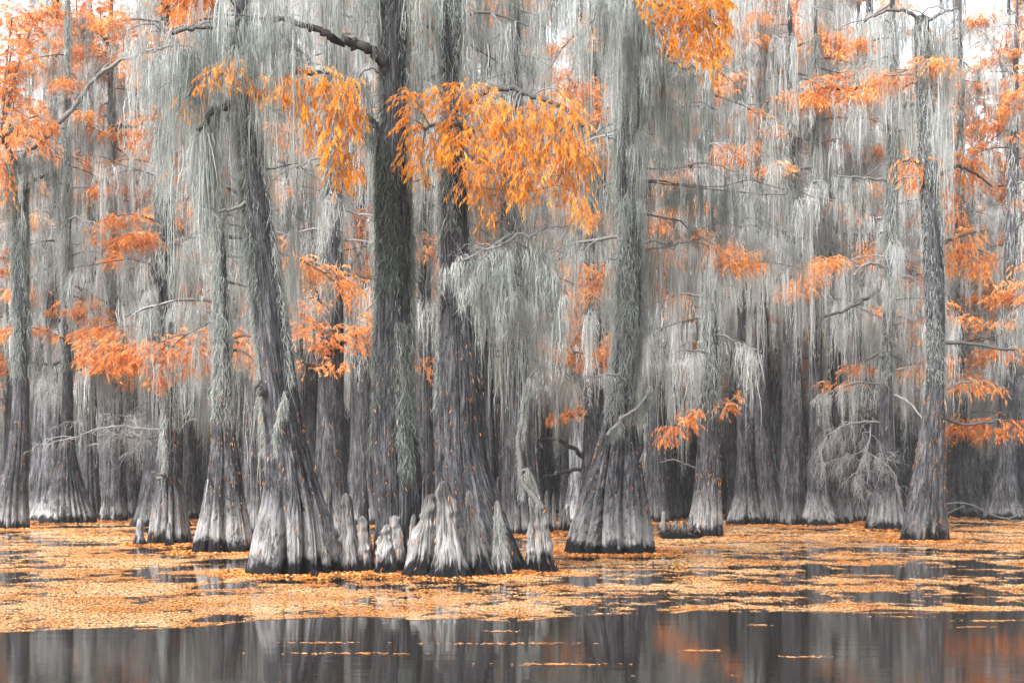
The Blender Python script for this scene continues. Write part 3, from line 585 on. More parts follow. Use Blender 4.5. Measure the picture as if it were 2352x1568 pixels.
N_ = mid('cypress ending in two bulging pale buttresses at the waterline', [(1208, 1830, 1932), (1180, 1836, 1922), (1150, 1846, 1908), (1100, 1854, 1900), (1000, 1856, 1894), (800, 1858, 1888), (600, 1862, 1884)], 35, 4, .45, bark=BARK, zlo=8.8)
N2 = mid('narrow pale-footed cypress half hidden by the hanging grey twigs', [(1204, 1914, 1962), (1150, 1918, 1952), (1080, 1910, 1944), (950, 1904, 1934), (800, 1902, 1930), (650, 1902, 1926)], 36, 5, .3, bark=BARK, zlo=9.2)
O_ = mid('tall dark cypress left of the slender leaning one, its pale butt deeply split', [(1217, 1982, 2086), (1190, 1990, 2078), (1150, 2002, 2070), (1100, 2010, 2062), (1050, 2016, 2054), (950, 2018, 2050), (850, 2022, 2048), (700, 2030, 2056), (500, 2036, 2062), (300, 2038, 2062), (150, 2040, 2060)], 37, 10, .33, 1.8, 21, bark=BARK, reach=2.6)
P_ = mid('dark cypress with spreading finger-like roots right of the slender leaning one', [(1190, 2166, 2266), (1160, 2172, 2250), (1120, 2178, 2238), (1060, 2184, 2230), (1000, 2188, 2224), (850, 2190, 2218), (600, 2194, 2216)], 38, 8, .36, 2.6, bark=BARKM)
Q_ = mid('dark ribbed cypress between the bell-shaped butt and the root tangle', [(1193, 1504, 1592), (1150, 1510, 1582), (1080, 1516, 1572), (1000, 1520, 1566), (800, 1524, 1560), (600, 1528, 1556)], 39, 10, .3, 2.4, bark=BARKM, zlo=8.0)
R_ = mid('slim dark cypress between the bare-limbed tree and the broad grooved one', [(1194, 414, 460), (1150, 419, 455), (1050, 422, 450), (900, 424, 448), (700, 426, 446)], 40, 8, .2)
S_ = mid('pale grey cypress trunk showing just behind the left flank of the leaning tree', [(1232, 548, 622), (1150, 556, 612), (1050, 560, 604), (950, 562, 600), (800, 566, 600), (600, 570, 600)], 41, 8, .2, bark=BARK, zlo=7.4)
T_ = mid('broad brown-grey cypress seen between the leaning tree and the tall upright one', [(1240, 700, 830), (1150, 714, 806), (1050, 722, 796), (950, 726, 790), (850, 730, 790), (700, 738, 790), (500, 742, 786), (300, 745, 782)], 42, 10, .22, bark=BARK, zlo=7.6)
U_ = mid('thin pale cypress trunk rising between the leaning tree and the tall upright one', [(1205, 640, 700), (1100, 648, 690), (900, 648, 682), (700, 644, 674), (500, 642, 672), (300, 644, 670)], 43, 8, .2, bark=BARK, zlo=8.0)
V_ = mid('pale mossy cypress above the orange spray at left, its foot hidden by the bare limb', [(1203, 330, 420), (1100, 345, 408), (900, 356, 402), (700, 358, 400), (500, 356, 396), (300, 358, 392)], 44, 8, .2, bark=BARK)
X_ = mid('pale cypress trunk standing half hidden behind the bell-shaped butt', [(1225, 1318, 1412), (1150, 1326, 1402), (1050, 1336, 1394), (950, 1342, 1388), (800, 1344, 1384), (600, 1346, 1380)], 45, 8, .2, bark=BARK, zlo=7.2)
Y_ = mid('crooked dark cypress right of the bell-butted tree, bending right as it rises', [(1200, 1470, 1548), (1100, 1482, 1534), (900, 1488, 1528), (750, 1500, 1535), (600, 1518, 1548), (500, 1536, 1560), (400, 1548, 1570), (300, 1555, 1575)], 46, 8, .2, bark=BARKM)
Z_ = mid('dark cypress behind the cluster of small distant knees, wrapped in heavy moss', [(1228, 1146, 1250), (1150, 1154, 1236), (1050, 1158, 1228), (900, 1156, 1220), (700, 1154, 1216), (500, 1150, 1212), (420, 1152, 1208)], 47, 9, .25, reach=2.2, nl=34, moss_d=4)
AB = mid('bluish pale cypress trunk between the tall upright tree and the one behind the knees', [(1235, 936, 1010), (1100, 948, 1000), (950, 954, 995), (800, 958, 992), (500, 960, 990), (300, 962, 988)], 48, 8, .2, bark=BARK, zlo=8.0)
EE = mid('dark snag-like cypress trunk left of the orange spray at left', [(1192, 176, 242), (1120, 184, 230), (1000, 188, 224), (800, 191, 222), (600, 195, 221), (480, 198, 219)], 49, 8, .25, bark=BARKM, nl=12, zlo=7.8)
AD = mid('narrow dark cypress right of the medium tree by the root tangle', [(1196, 1664, 1712), (1100, 1672, 1704), (900, 1674, 1702), (700, 1676, 1700)], 50, 7, .2, bark=BARKM, zlo=8.4)
AE = mid('tall thin cypress under the bright orange bough at the upper right', [(1199, 1948, 1996), (1100, 1956, 1990), (900, 1958, 1986), (600, 1960, 1984)], 51, 8, .25, zlo=8.6)
AF = mid('grey cypress at the far right, its foot behind the fallen limb', [(1186, 2282, 2352), (1120, 2292, 2342), (1000, 2298, 2336), (700, 2302, 2332)], 52, 8, .25, bark=BARKM)
AG = mid('mossy cypress rising behind the right shoulder of the tree with tall knees', [(1222, 1090, 1160), (1100, 1100, 1146), (900, 1104, 1140), (600, 1106, 1136)], 53, 8, .2)

def hang(T, pts, r0, r1, **k):
    root, D, rng, ax, V = T
    p0 = P(pts[0][0], pts[0][1], D); dD = k.pop('dD', -1.0)
    k.setdefault('fl', max(.13, D * .0026)); k.setdefault('fw', k['fl'] * .22); k.setdefault('fdens', 16 * (.2 / k['fl']) ** 2); k.setdefault('W', .035); k.setdefault('droop', .3); k.setdefault('ft', .42)
    return limb(root, pts, D, D + dD, r0, r1, rng, **k)
hang(O_, [(2022, 972), (1990, 968), (1950, 974), (1918, 988), (1900, 1000)], 4.5, 2.5, tint=.8, twigs=(12, 1.0, .012, .6, -.3, 3), bt=1.0, label='bare grey limb with a hanging brush of leafless twigs')
hang(O_, [(2000, 970), (1998, 1010), (1985, 1050), (1965, 1090)], 2.6, 1.2, tint=.85, twigs=(13, .9, .012, .3, -.1, 3), bt=1.1)
hang(O_, [(1985, 1035), (1940, 1050), (1900, 1062)], 2, 1, tint=.85, twigs=(11, .85, .011, .3, -.1, 3), bt=1.1)
hang(O_, [(1995, 1040), (2020, 1055), (2045, 1075)], 2, 1, tint=.85, twigs=(10, .8, .011, .3, -.1, 3), bt=1.1)
hang(O_, [(2030, 612), (2000, 605), (1975, 615), (1960, 635)], 5, 3, tint=.9, twigs=(4, .8, .02), bt=.9)
hang(O_, [(2020, 665), (1980, 690), (1940, 712), (1895, 728)], 4.5, 3.2, tint=.3, moss=(2, .8))
hang(O_, [(2040, 415), (2000, 410), (1960, 408), (1915, 404)], 4, 2, tint=.85, moss=(7, 1.6))
hang(O_, [(2045, 260), (2075, 245), (2110, 240)], 7, 4, tint=.15, moss=(14, 2.0, .45))
hang(O_, [(2050, 905), (2075, 915), (2100, 935), (2118, 965)], 4, 2.5, tint=.95)
hang(O_, [(2045, 740), (2075, 755), (2100, 765), (2118, 772)], 4, 2, tint=.95, twigs=(6, .7, .016), bt=.95, ft=.4, blobs=[(2115, 770, 14, 6)])
hang(O_, [(2035, 200), (2000, 195), (1960, 205), (1890, 205)], 6, 3, tint=.2, ft=.55, blobs=[(1900, 190, 58, 24), (1960, 212, 48, 20), (1880, 212, 38, 18), (1930, 205, 40, 20), (1985, 208, 20, 14)])
hang(AE, [(1965, 240), (1960, 180), (1940, 110), (1890, 70)], 6, 3, ft=.58, blobs=[(1950, 100, 52, 48), (1870, 60, 66, 34), (1830, 110, 50, 40), (1790, 40, 50, 34), (1930, 140, 40, 24)])
hang(AE, [(1965, 330), (1900, 290), (1830, 260), (1750, 250)], 6, 3, ft=.42, blobs=[(1760, 240, 56, 48), (1740, 300, 46, 40), (1800, 215, 40, 24), (1690, 290, 30, 30)])
hang(AE, [(1970, 480), (1900, 470), (1850, 468)], 5, 2, ft=.38, twigs=(6, .8, .02), bt=.9, blobs=[(1870, 478, 44, 20), (1850, 440, 30, 16)])
hang(Y_, [(1545, 400), (1590, 380), (1640, 375)], 6, 2, ft=.40, tint=.15, blobs=[(1590, 372, 28, 26), (1650, 370, 50, 32), (1690, 400, 56, 34)])
hang(Y_, [(1550, 420), (1620, 430), (1700, 425), (1780, 420)], 5, 2, ft=.38, blobs=[(1700, 430, 50, 24), (1790, 420, 42, 24), (1620, 410, 30, 20)])
hang(X_, [(1362, 830), (1345, 815), (1320, 810)], 4, 2, ft=.38, blobs=[(1340, 825, 36, 26), (1384, 812, 26, 22), (1312, 815, 18, 14), (1390, 840, 18, 18)])
hang(X_, [(1362, 760), (1335, 735), (1315, 725)], 4, 2, ft=.38, twigs=(5, .6, .016), blobs=[(1318, 728, 26, 38), (1310, 700, 16, 14), (1330, 770, 16, 20)])
hang(X_, [(1350, 1060), (1335, 1045), (1300, 1020), (1270, 1008), (1242, 1012)], 6, 3, tint=.08, twigs=(4, .5, .014), bt=.2)
hang(X_, [(1345, 1080), (1310, 1080), (1270, 1090), (1245, 1098)], 5, 2.5, tint=.1, twigs=(4, .4, .014), bt=.3)
hang(X_, [(1360, 950), (1330, 955), (1290, 950)], 4, 2, ft=.34, twigs=(6, .5, .014), bt=.9, blobs=[(1300, 950, 34, 16), (1332, 942, 18, 16), (1270, 955, 20, 10)])
hang(X_, [(1365, 250), (1340, 210), (1310, 190)], 5, 2, ft=.36, tint=.1, blobs=[(1300, 180, 42, 22), (1340, 200, 40, 30), (1370, 260, 30, 40), (1280, 170, 26, 14)])
hang(T_, [(785, 790), (800, 775), (830, 765)], 5, 2, ft=.5, twigs=(4, .6, .014), bt=.9, blobs=[(820, 768, 38, 34), (760, 770, 54, 30), (700, 745, 36, 32), (740, 790, 40, 18)])
hang(T_, [(740, 850), (720, 838), (690, 834)], 5, 2, ft=.5, twigs=(4, .6, .014), bt=.9, blobs=[(692, 834, 26, 16), (758, 836, 44, 16), (832, 742, 28, 36)])
hang(T_, [(790, 640), (815, 600), (830, 560)], 5, 2, ft=.58, dD=3, blobs=[(825, 560, 30, 60), (828, 500, 24, 34), (800, 560, 20, 40), (832, 620, 20, 24)])
hang(T_, [(740, 700), (730, 680), (722, 650)], 4, 2, ft=.5, blobs=[(722, 640, 18, 18), (735, 700, 22, 26), (690, 700, 14, 20)])
hang(AB, [(980, 590), (985, 575), (975, 560)], 5, 2, ft=.42, tint=.15, twigs=(3, .6, .014), blobs=[(985, 560, 32, 34), (965, 575, 20, 16)])
hang(AB, [(965, 860), (970, 840), (985, 830)], 4, 2, ft=.42, blobs=[(970, 832, 24, 24), (980, 850, 14, 14)])
hang(AF, [(2310, 200), (2290, 120), (2250, 70)], 5, 2, ft=.62, fdens=7, blobs=[(2300, 110, 60, 50), (2250, 60, 60, 40), (2330, 180, 40, 40), (2200, 150, 40, 30), (2330, 40, 40, 40)])
hang(AF, [(2310, 300), (2280, 260), (2240, 230)], 5, 2, ft=.42, blobs=[(2250, 232, 56, 34), (2290, 272, 46, 34), (2230, 300, 54, 34), (2200, 250, 30, 40)])
hang(AF, [(2315, 440), (2310, 430), (2290, 425)], 5, 2, ft=.36, blobs=[(2300, 430, 44, 30), (2330, 560, 36, 50), (2340, 330, 30, 40), (2300, 600, 36, 20)])
hang(AF, [(2305, 760), (2280, 755), (2250, 765)], 4, 2, ft=.45, blobs=[(2260, 762, 26, 24), (2225, 775, 20, 12)])
hang(K_, [(258, 470), (262, 430), (270, 410)], 6, 3, ft=.42, tint=.2, blobs=[(262, 402, 54, 28), (230, 422, 36, 24), (300, 442, 36, 28), (200, 452, 34, 18), (270, 380, 40, 20)])
hang(K_, [(262, 300), (280, 290), (310, 292), (345, 300)], 5, 2, tint=.2, blobs=[(272, 300, 26, 20), (228, 256, 22, 16)], ft=.36, twigs=(5, .8, .02), bt=.9)
hang(K_, [(262, 130), (240, 90), (220, 70)], 6, 3, ft=.45, twigs=(8, 1.2, .02), bt=.95, blobs=[(150, 60, 76, 54), (230, 30, 76, 34), (280, 80, 56, 44), (200, 130, 70, 38), (130, 172, 70, 30), (330, 60, 40, 34)])
hang(V_, [(375, 140), (400, 100), (420, 80)], 6, 3, ft=.42, blobs=[(440, 80, 44, 32), (400, 40, 44, 36), (470, 40, 34, 28)])
hang(EE, [(205, 640), (180, 655), (140, 660), (90, 632)], 6, 4, tint=.05, ft=.34, blobs=[(120, 602, 34, 20), (135, 632, 26, 16), (215, 600, 16, 20)])
hang(EE, [(220, 700), (350, 700), (440, 700), (470, 700)], 3, 2, ft=.30, blobs=[(465, 700, 26, 24), (450, 690, 20, 18)])
hang((J_, DJ, rj, axJ, VJ), [(148, 830), (100, 835), (40, 832)], 4, 2, ft=.42, blobs=[(8, 832, 20, 22), (5, 600, 14, 50), (120, 720, 16, 16)])

# ================================================================== knees and roots
def knee(label, yb, yt, wb, wt, xb, xt=None, seed=0, knobs=4, group='cypress knees along the water', dD=0., lobes=5, mat=None, moss=False, waist=.55, caplab=None, name='cypress_knee'):
    rng = np.random.default_rng(1000 + seed)
    D = dep(yb) + dD; s = D / F; xt = xb if xt is None else xt
    hgt = (yb - yt) * s; x0, x1 = (xb - CX) * s, (xt - CX) * s
    u = np.array([0, .08, .2, .35, .5, .65, .8, .9, .97])
    wt = wt * .86; wid = wt + (wb - wt) * np.array([1, .80, .59, .40, .26, .16, .08, .02, -.02]) ** (1.0)
    wid[7] = wt * 1.05; wid[8] = wt * .72
    cx = x0 + (x1 - x0) * u ** 1.3
    prof = [[hgt * a, c, D, w / 2 * s] for a, c, w in zip(u, cx, wid)]
    S, R = 56, 54
    V = trunk_rings(prof, S, R, rng, lobes, .15, hgt * .4, fib=.024, twist=.6, zpow=1.0)
    c = V.mean(1, keepdims=True); d = V - c; d[..., 2] = 0; rad = np.linalg.norm(d, axis=-1); dirn = nrm(d)
    Z = V[..., 2]; T = np.arctan2(d[..., 1], d[..., 0])
    bump = .13 * rad * (vnoise(T * 2.4 + 9, Z * 9 / max(hgt, .4), seed) - .5) * 2 + .06 * rad * (vnoise(T * 6 + 9, Z * 22 / max(hgt, .4), seed + 7) - .5) * 2
    for k in range(int(knobs * 1.6)):
        tk, zk, sg = rng.uniform(-pi * 1.1, .1), hgt * (1 - .62 * rng.uniform(0, 1) ** 1.5) * .97, rng.uniform(.035, .075) * (.6 + wt * s * 3)
        dt = (T - tk + pi) % (2 * pi) - pi
        rl_ = np.interp(zk, Z[:, 0], rad.mean(1)); sg = rl_ * rng.uniform(.4, .75); bump += rl_ * rng.uniform(.2, .48) * np.exp(-(dt * rad / sg) ** 2 - ((Z - zk) / sg) ** 2)
    V = c + dirn * (rad + bump)[..., None] + np.stack([0 * Z, 0 * Z, Z - c[..., 2]], -1)
    V[-1] = V[-1].mean(0) + (V[-1] - V[-1].mean(0)) * .55
    g = Geo(); add_rings(g, V); o = g.build(name, mat or KNEE, None, (x0, D, 0), True)
    KNEES.append((x0, D, wb / 2 * s)); o.location = (x0, D, 0); o['label'] = label; o['category'] = 'knee'
    if group: o['group'] = group
    if moss:
        gm = Geo(); trunk_moss(gm, V, [(.28, hgt * .8, 3.8, 6.0, 480, .12, .5)], rng, .009); gm.build('clinging_moss', MOSS, o, (x0, D, 0))
    if D < 34: needles_on(V, rng, 7, .1, hgt * .9, .1).build('caught_needles', RUST, o, (x0, D, 0))
    return o
knee('tall smooth knee with a knobbed head, between the leaning tree and the tall upright tree', 1314, 1128, 74, 27, 803, 794, 1, 4, waist=.5)
knee('short lumpy pointed knee right of the tall smooth knobbed one', 1314, 1182, 46, 20, 838, 832, 2, 8)
knee('slim grey knee tucked against the right flank of the leaning tree', 1300, 1098, 42, 16, 756, 754, 3, 3, dD=.5)
knee('dark slender spire-like knee standing behind the pointed lumpy knee', 1296, 1058, 48, 12, 838, 834, 4, 2, mat=BARKD, dD=.6)
knee('double-headed knobbly knee in front of the tall upright tree, taller rear half', 1313, 1180, 44, 26, 908, 906, 5, 9, dD=-.1)
knee('double-headed knobbly knee in front of the tall upright tree, shorter front half', 1317, 1200, 52, 20, 886, 890, 6, 9, dD=-.2)
knee('tallest knee with a thick round knob on top and a spreading pale foot', 1321, 1094, 100, 34, 1034, 1019, 7, 5, dD=-.6, lobes=6)
knee('leaning warty knee at the left of the tallest one, its foot spreading left', 1319, 1126, 96, 26, 966, 992, 8, 9, dD=-.5, lobes=6)
knee('thin pink-tipped knee poking up behind the leaning warty one', 1306, 1092, 34, 11, 984, 986, 9, 4, dD=.5)
knee('small dark knobbly knee squeezed between the tallest and the blotchy bottle-shaped one', 1318, 1206, 34, 20, 1066, 1058, 10, 8, dD=-.55)
knee('blotchy bottle-shaped knee with a flat cap, right of the tallest', 1318, 1116, 84, 20, 1096, 1076, 11, 4, dD=-.55, lobes=6)
knee('thin crooked knee in the shadow right of the bottle-shaped one', 1316, 1204, 26, 10, 1118, 1106, 12, 6, dD=-.5)
knee('knee shaggy with pale moss, at the right side of the tree behind the knees', 1317, 1140, 60, 16, 1150, 1142, 13, 3, moss=True, dD=-.55)
knee('small pointed knee at the right end of the row, left one of the last two', 1312, 1196, 42, 14, 1220, 1219, 14, 5)
knee('stout last knee at the right end of the row, under a twisted mossy stem', 1314, 1150, 58, 26, 1252, 1240, 15, 6)
knee('small black rounded knee in the water in front of the leaning tree', 1329, 1309, 24, 18, 724, 722, 16, 3, mat=bark_mat('wet_bark', (.008, .008, .009), (.02, .02, .022), (.03, .03, .03), .1, .1), dD=0)
knee('smooth blunt knee at the left foot of the bare-limbed small tree', 1252, 1187, 37, 14, 320, 322, 17, 1, lobes=4)
knee('smooth pointed knee in front of the bare-limbed small tree', 1254, 1196, 28, 9, 389, 388, 18, 1, lobes=4, dD=-.4)
knee('slim curved knee with a rounded tip beside the root tangle', 1236, 1172, 20, 9, 1522, 1524, 19, 1, lobes=4)
knee('little round-tipped knee low on the right flank of the leaning tree', 1312, 1212, 28, 13, 769, 767, 20, 3, dD=-.2)
knee('thin dark knee standing behind the right shoulder of the tree with tall knees', 1284, 1090, 34, 11, 1147, 1145, 21, 4, mat=BARKD)
knee('dark lumpy short knee beside the mossy one, set farther back', 1286, 1138, 32, 13, 1160, 1157, 22, 6)
knee('small left lobe knee at the foot of the tall upright tree', 1317, 1226, 32, 13, 872, 874, 23, 5, dD=-.2)
knee('small right lobe knee at the foot of the tall upright tree', 1314, 1210, 34, 14, 921, 918, 24, 6, dD=-.15)
knee('narrow pale knee filling the gap left of the leaning warty one', 1316, 1176, 36, 11, 944, 950, 25, 5, dD=-.2)
for i, (x, yt, w, yb, lab) in enumerate([(1164, 1170, 16, 1221, 'leftmost of the small distant knees, pink tipped'), (1188, 1158, 20, 1223, 'second from left of the small distant knees, with a lump on its side'), (1204, 1152, 16, 1222, 'third from left of the small distant knees, straight and thin'),
        (1257, 1123, 26, 1220, 'tallest and thickest of the small distant knees'), (1272, 1130, 18, 1220, 'slender distant knee just right of the tallest distant one'), (1288, 1132, 17, 1221, 'straight distant knee right of the slender one beside the tallest distant knee'),
        (1263, 1170, 18, 1224, 'stubby pale distant knee in front of the tallest distant one'), (1297, 1166, 14, 1222, 'thin distant knee near the bell-shaped butt'), (1305, 1160, 13, 1222, 'rightmost of the small distant knees, next to the bell-shaped butt'), (1248, 1165, 14, 1224, 'small twisted distant knee left of the tallest distant one')]):
    knee(lab, yb, yt, w, w * .42, x, x + (i % 3) - 1, 40 + i, 5, 'small distant knees left of the bell-shaped butt')

def solid(name, label, cat, origin, paths, mat=TWIG, tint=.5, ns=7, kind=None, moss=None, seed=5):
    """one object made of several thick curved limbs: (px points, D0, D1, r0, r1)"""
    rng = np.random.default_rng(seed); g = Geo(); gm = Geo()
    for (pts, D0, D1, r0, r1) in paths:
        dd = np.linspace(0, 1, len(pts)); p3 = [P(x, y, D0 + (D1 - D0) * f) for (x, y), f in zip(pts, dd)]
        q = smooth_path(p3, 6 * len(pts)); rr = np.linspace(r0, r1, len(q)) * D0 / F * rng.uniform(.85, 1.15, len(q))
        tubes(g, q[None], rr[None], ns, tint)
        if moss: hang_moss(gm, q, rng, moss[0], moss[1], .014, .45, .035, 12)
    o = g.build(name, mat, None, origin, True); o.location = [float(c) for c in origin]; o['label'] = label; o['category'] = cat
    if moss: gm.build('clinging_moss', MOSS, o, origin)
    return o
d15 = dep(1314)
solid('twisted_stem', 'thin twisted dead stem draped in moss rising from the last knee of the row', 'dead stem', P(1240, 1160, d15),
      [([(1244, 1165), (1226, 1140), (1206, 1118), (1196, 1095), (1195, 1060), (1190, 1010), (1200, 950), (1205, 880)], d15, d15 + .3, 8, 5), ([(1240, 1165), (1232, 1120), (1216, 1085), (1200, 1080), (1194, 1100)], d15 + .1, d15 + .1, 5, 3.5), ([(1200, 950), (1215, 870), (1240, 842)], d15 + .2, d15, 4, 2)], tint=.4, moss=(15, .24))
dR = dep(1236)
rng_ = np.random.default_rng(77); rp = []
for i in range(26):
    x = rng_.uniform(1524, 1596); y = 1240; h = rng_.uniform(18, 46); a = rng_.normal(0, 16)
    rp.append(([(x, y), (x + a * .7, y - h * .6), (x + a, y - h), (x + a + rng_.normal(0, 9), y - h * rng_.uniform(.3, .8))], dR + rng_.uniform(-.5, .6), dR + rng_.uniform(-.5, .6), rng_.uniform(3, 5.5), 1.6))
for i in range(8):
    x = rng_.uniform(1520, 1560); rp.append(([(x, 1236), (x + 20, 1226), (x + 45, 1234)], dR - .5, dR - .4, 6, 4))
solid('root_tangle', 'low tangle of dark twisted roots standing out of the water beside the medium grey tree', 'roots', P(1555, 1236, dR), rp, bark_mat('root_bark', (.03, .026, .024), (.13, .115, .105), (.28, .25, .225), .5, .4, 1.3))
dF = dep(1186)
solid('fallen_limb', 'bent fallen limb lying in the water at the far right, pale on top', 'fallen limb', P(2270, 1186, dF),
      [([(2168, 1158), (2200, 1154), (2235, 1160), (2270, 1178), (2310, 1190), (2340, 1182)], 62, 62, 2.2, 2), ([(2172, 1180), (2195, 1170), (2216, 1161)], 62, 61.5, 1.8, 1.4), ([(2330, 1186), (2350, 1170), (2370, 1176)], 62, 62, 2.2, 1.4), ([(2310, 1190), (2335, 1197), (2352, 1193)], 62, 61, 1.6, 1)], tint=.48)
solid('floating_stick', 'short dark stick poking out of the leaf-covered water right of the bell-shaped butt', 'stick', P(1500, 1302, dep(1304)),
      [([(1500, 1307), (1501, 1298), (1499, 1288)], dep(1304), dep(1304), 2.2, 1.2), ([(1500, 1300), (1495, 1294)], dep(1304), dep(1304), 1.4, .8)], tint=.1)
solid('pale_log', 'short pale log lying far back in the water left of the broad grooved tree', 'log', P(458, 1170, 92),
      [([(448, 1166), (462, 1166)], 92, 92, 6, 6)], tint=.85)

# ================================================================== the crowd of far trunks: a few prototypes, many copies
FARLAB = 'slender grey moss-hung cypress far back in the crowded swamp'
protos = []
rngp = np.random.default_rng(500)
for i in range(8):
    r = rngp.uniform(.26, .52); h = rngp.uniform(23, 33); fl_ = rngp.uniform(1.9, 3.2); lean = rngp.normal(0, .25, 2)
    prof = [[0, 0, 0, r * fl_], [.5, 0, 0, r * fl_ * .78], [1.4, 0, 0, r * (1 + (fl_ - 1) * .38)], [3, lean[0] * .3, lean[1] * .3, r * 1.12], [6, lean[0] * .6, lean[1] * .6, r], [12, lean[0], lean[1], r * .85], [h * .7, lean[0] * 1.5, lean[1] * 1.5, r * .5], [h, lean[0] * 2, lean[1] * 2, r * .08]]
    root = empty('cypress_tree', (0, 0, 0), FARLAB, 'tree', 'far cypresses crowding the swamp')
    V = trunk_rings(prof, 44, 44, rngp, 9, .26, 1.6); g = Geo(); add_rings(g, V); g.build('trunk', BARKD, root, (0, 0, 0), True)
    pz = np.array(prof); ax = lambda z, pz=pz: (np.interp(z, pz[:, 0], pz[:, 1]), np.interp(z, pz[:, 0], pz[:, 2]), np.interp(z, pz[:, 0], pz[:, 3]))
    gb, gl, gm = crown(ax, 7.0, h - .3, 38, 3.0, rngp, .042, .19, 2.5, 1.4, .22 if i % 2 else .11, .70, .6, (1.0, .22), 26, 11)
    trunk_moss(gm, V, [(7, 10, 0, 6.28, 600, .6, .55), (10, h * .8, 0, 6.28, 1500, .7, .62)], rngp, .03)
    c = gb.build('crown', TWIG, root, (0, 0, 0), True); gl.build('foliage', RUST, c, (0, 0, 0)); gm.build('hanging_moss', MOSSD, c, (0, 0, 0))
    protos.append(root)
def copy_tree(o, parent=None):
    c = o.copy(); COL.objects.link(c); c.parent = parent
    for ch in o.children: copy_tree(ch, c)
    return c
spots = []; taken = [(x, y, r * 2.0 + .8) for x, y, r in TREES]
tries = 0
for vx_, d_ in ((2232, 84), (2306, 72), (2345, 93), (28, 86), (92, 74), (2178, 98), (150, 96), (2270, 104)):
    spots.append(((vx_ - CX) / F * d_, d_)); taken.append((*spots[-1], 1.35))
while len(spots) < 222 and tries < 40000:
    tries += 1
    D = 58 + 74 * rngp.uniform(0, 1) ** .8; x = rngp.uniform(-.43, .43) * D
    if all((x - a) ** 2 + (D - b) ** 2 > (q + .6) ** 2 for a, b, q in taken):
        spots.append((x, D)); taken.append((x, D, 1.35))
for i, (x, D) in enumerate(spots):
    o = protos[i] if i < len(protos) else copy_tree(protos[rngp.integers(0, 8)])
    o.location = (x, D, 0); o.rotation_euler = (0, 0, rngp.uniform(0, 6.28)); s = rngp.uniform(.85, 1.2); o.scale = (s, s, rngp.uniform(.92, 1.12))

# ---- the wood beyond, which reads as one mass
g = Geo(); rw = np.random.default_rng(900); n = 420
D = rw.uniform(134, 172, n); x = rw.uniform(-.46, .46, n) * D; h = rw.uniform(22, 34, n); r = rw.uniform(.25, .55, n)
zf = np.array([-.3, .6, 2., 5., 12., 1.]); pth = np.zeros((n, 6, 3)); pth[:, :, 0] = x[:, None]; pth[:, :, 1] = D[:, None]
pth[:, :, 2] = np.array([-.3, .6, 2, 5, 12, 0])[None]; pth[:, 5, 2] = h; pth[:, 2:, 0] += rw.normal(0, .12, (n, 4)).cumsum(1)
tubes(g, pth, r[:, None] * np.array([2.2, 1.7, 1.25, 1, .85, .4])[None], 7, .12, 0)
k = np.repeat(np.arange(n), 120); zz = rw.uniform(5, 34, len(k)); zz = np.minimum(zz, h[k] + 1)
pp = np.stack([x[k] + rw.normal(0, 1.5, len(k)), D[k] + rw.normal(0, 1.5, len(k)), zz], 1)
ribbons(g, pp, rw.gamma(3, .55, len(k)), rw.uniform(.06, .16, len(k)), rw, np.clip(rw.normal(.5, .2, len(k)), 0, 1), 3, .03, .01, None, 1)
m_ = 700; pc = np.stack([rw.uniform(-.46, .46, m_) * 150, rw.uniform(134, 170, m_), rw.uniform(7, 33, m_)], 1)
k = np.repeat(np.arange(m_), 60); pb = pc[k] + rw.normal(0, 1, (len(k), 3)) * [1.2, 1.2, .45]
blades(g, pb, rw.normal(0, 1, (len(k), 3)) + [0, 0, -.4], .5, .15, rw, np.clip(rw.normal(.5, .15, m_)[k] + rw.normal(0, .12, len(k)), 0, 1), .2, 2)
m_ = 260; pc = np.stack([rw.uniform(-.46, .46, m_) * 140, rw.uniform(132, 150, m_), rw.uniform(.2, 2.6, m_)], 1)
k = np.repeat(np.arange(m_), 70); pb = pc[k] + rw.normal(0, 1, (len(k), 3)) * [.9, .9, .7]; pb[:, 2] = np.maximum(pb[:, 2], .05)
blades(g, pb, rw.normal(0, 1, (len(k), 3)), .32, .12, rw, rw.uniform(0, 1, len(k)), .2, 3)
m_ = 70; pc = np.stack([rw.uniform(17, 26, m_), rw.uniform(126, 134, m_), rw.uniform(.5, 8, m_)], 1)
k = np.repeat(np.arange(m_), 60); pb = pc[k] + rw.normal(0, 1, (len(k), 3)) * [.7, .7, .6]
blades(g, pb, rw.normal(0, 1, (len(k), 3)), .3, .12, rw, rw.uniform(.3, 1, len(k)), .2, 3)
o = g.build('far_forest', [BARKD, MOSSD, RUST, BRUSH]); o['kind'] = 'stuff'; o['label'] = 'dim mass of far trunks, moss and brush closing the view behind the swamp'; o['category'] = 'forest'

# ================================================================== water and floating leaves
g = Geo(); g.add([[-150, -40, 0], [150, -40, 0], [150, 220, 0], [-150, 220, 0]], [[0, 1, 2, 3]])
o = g.build('water', WATER); o['kind'] = 'structure'; o['label'] = 'dark still swamp water mirroring the trees'; o['category'] = 'water'

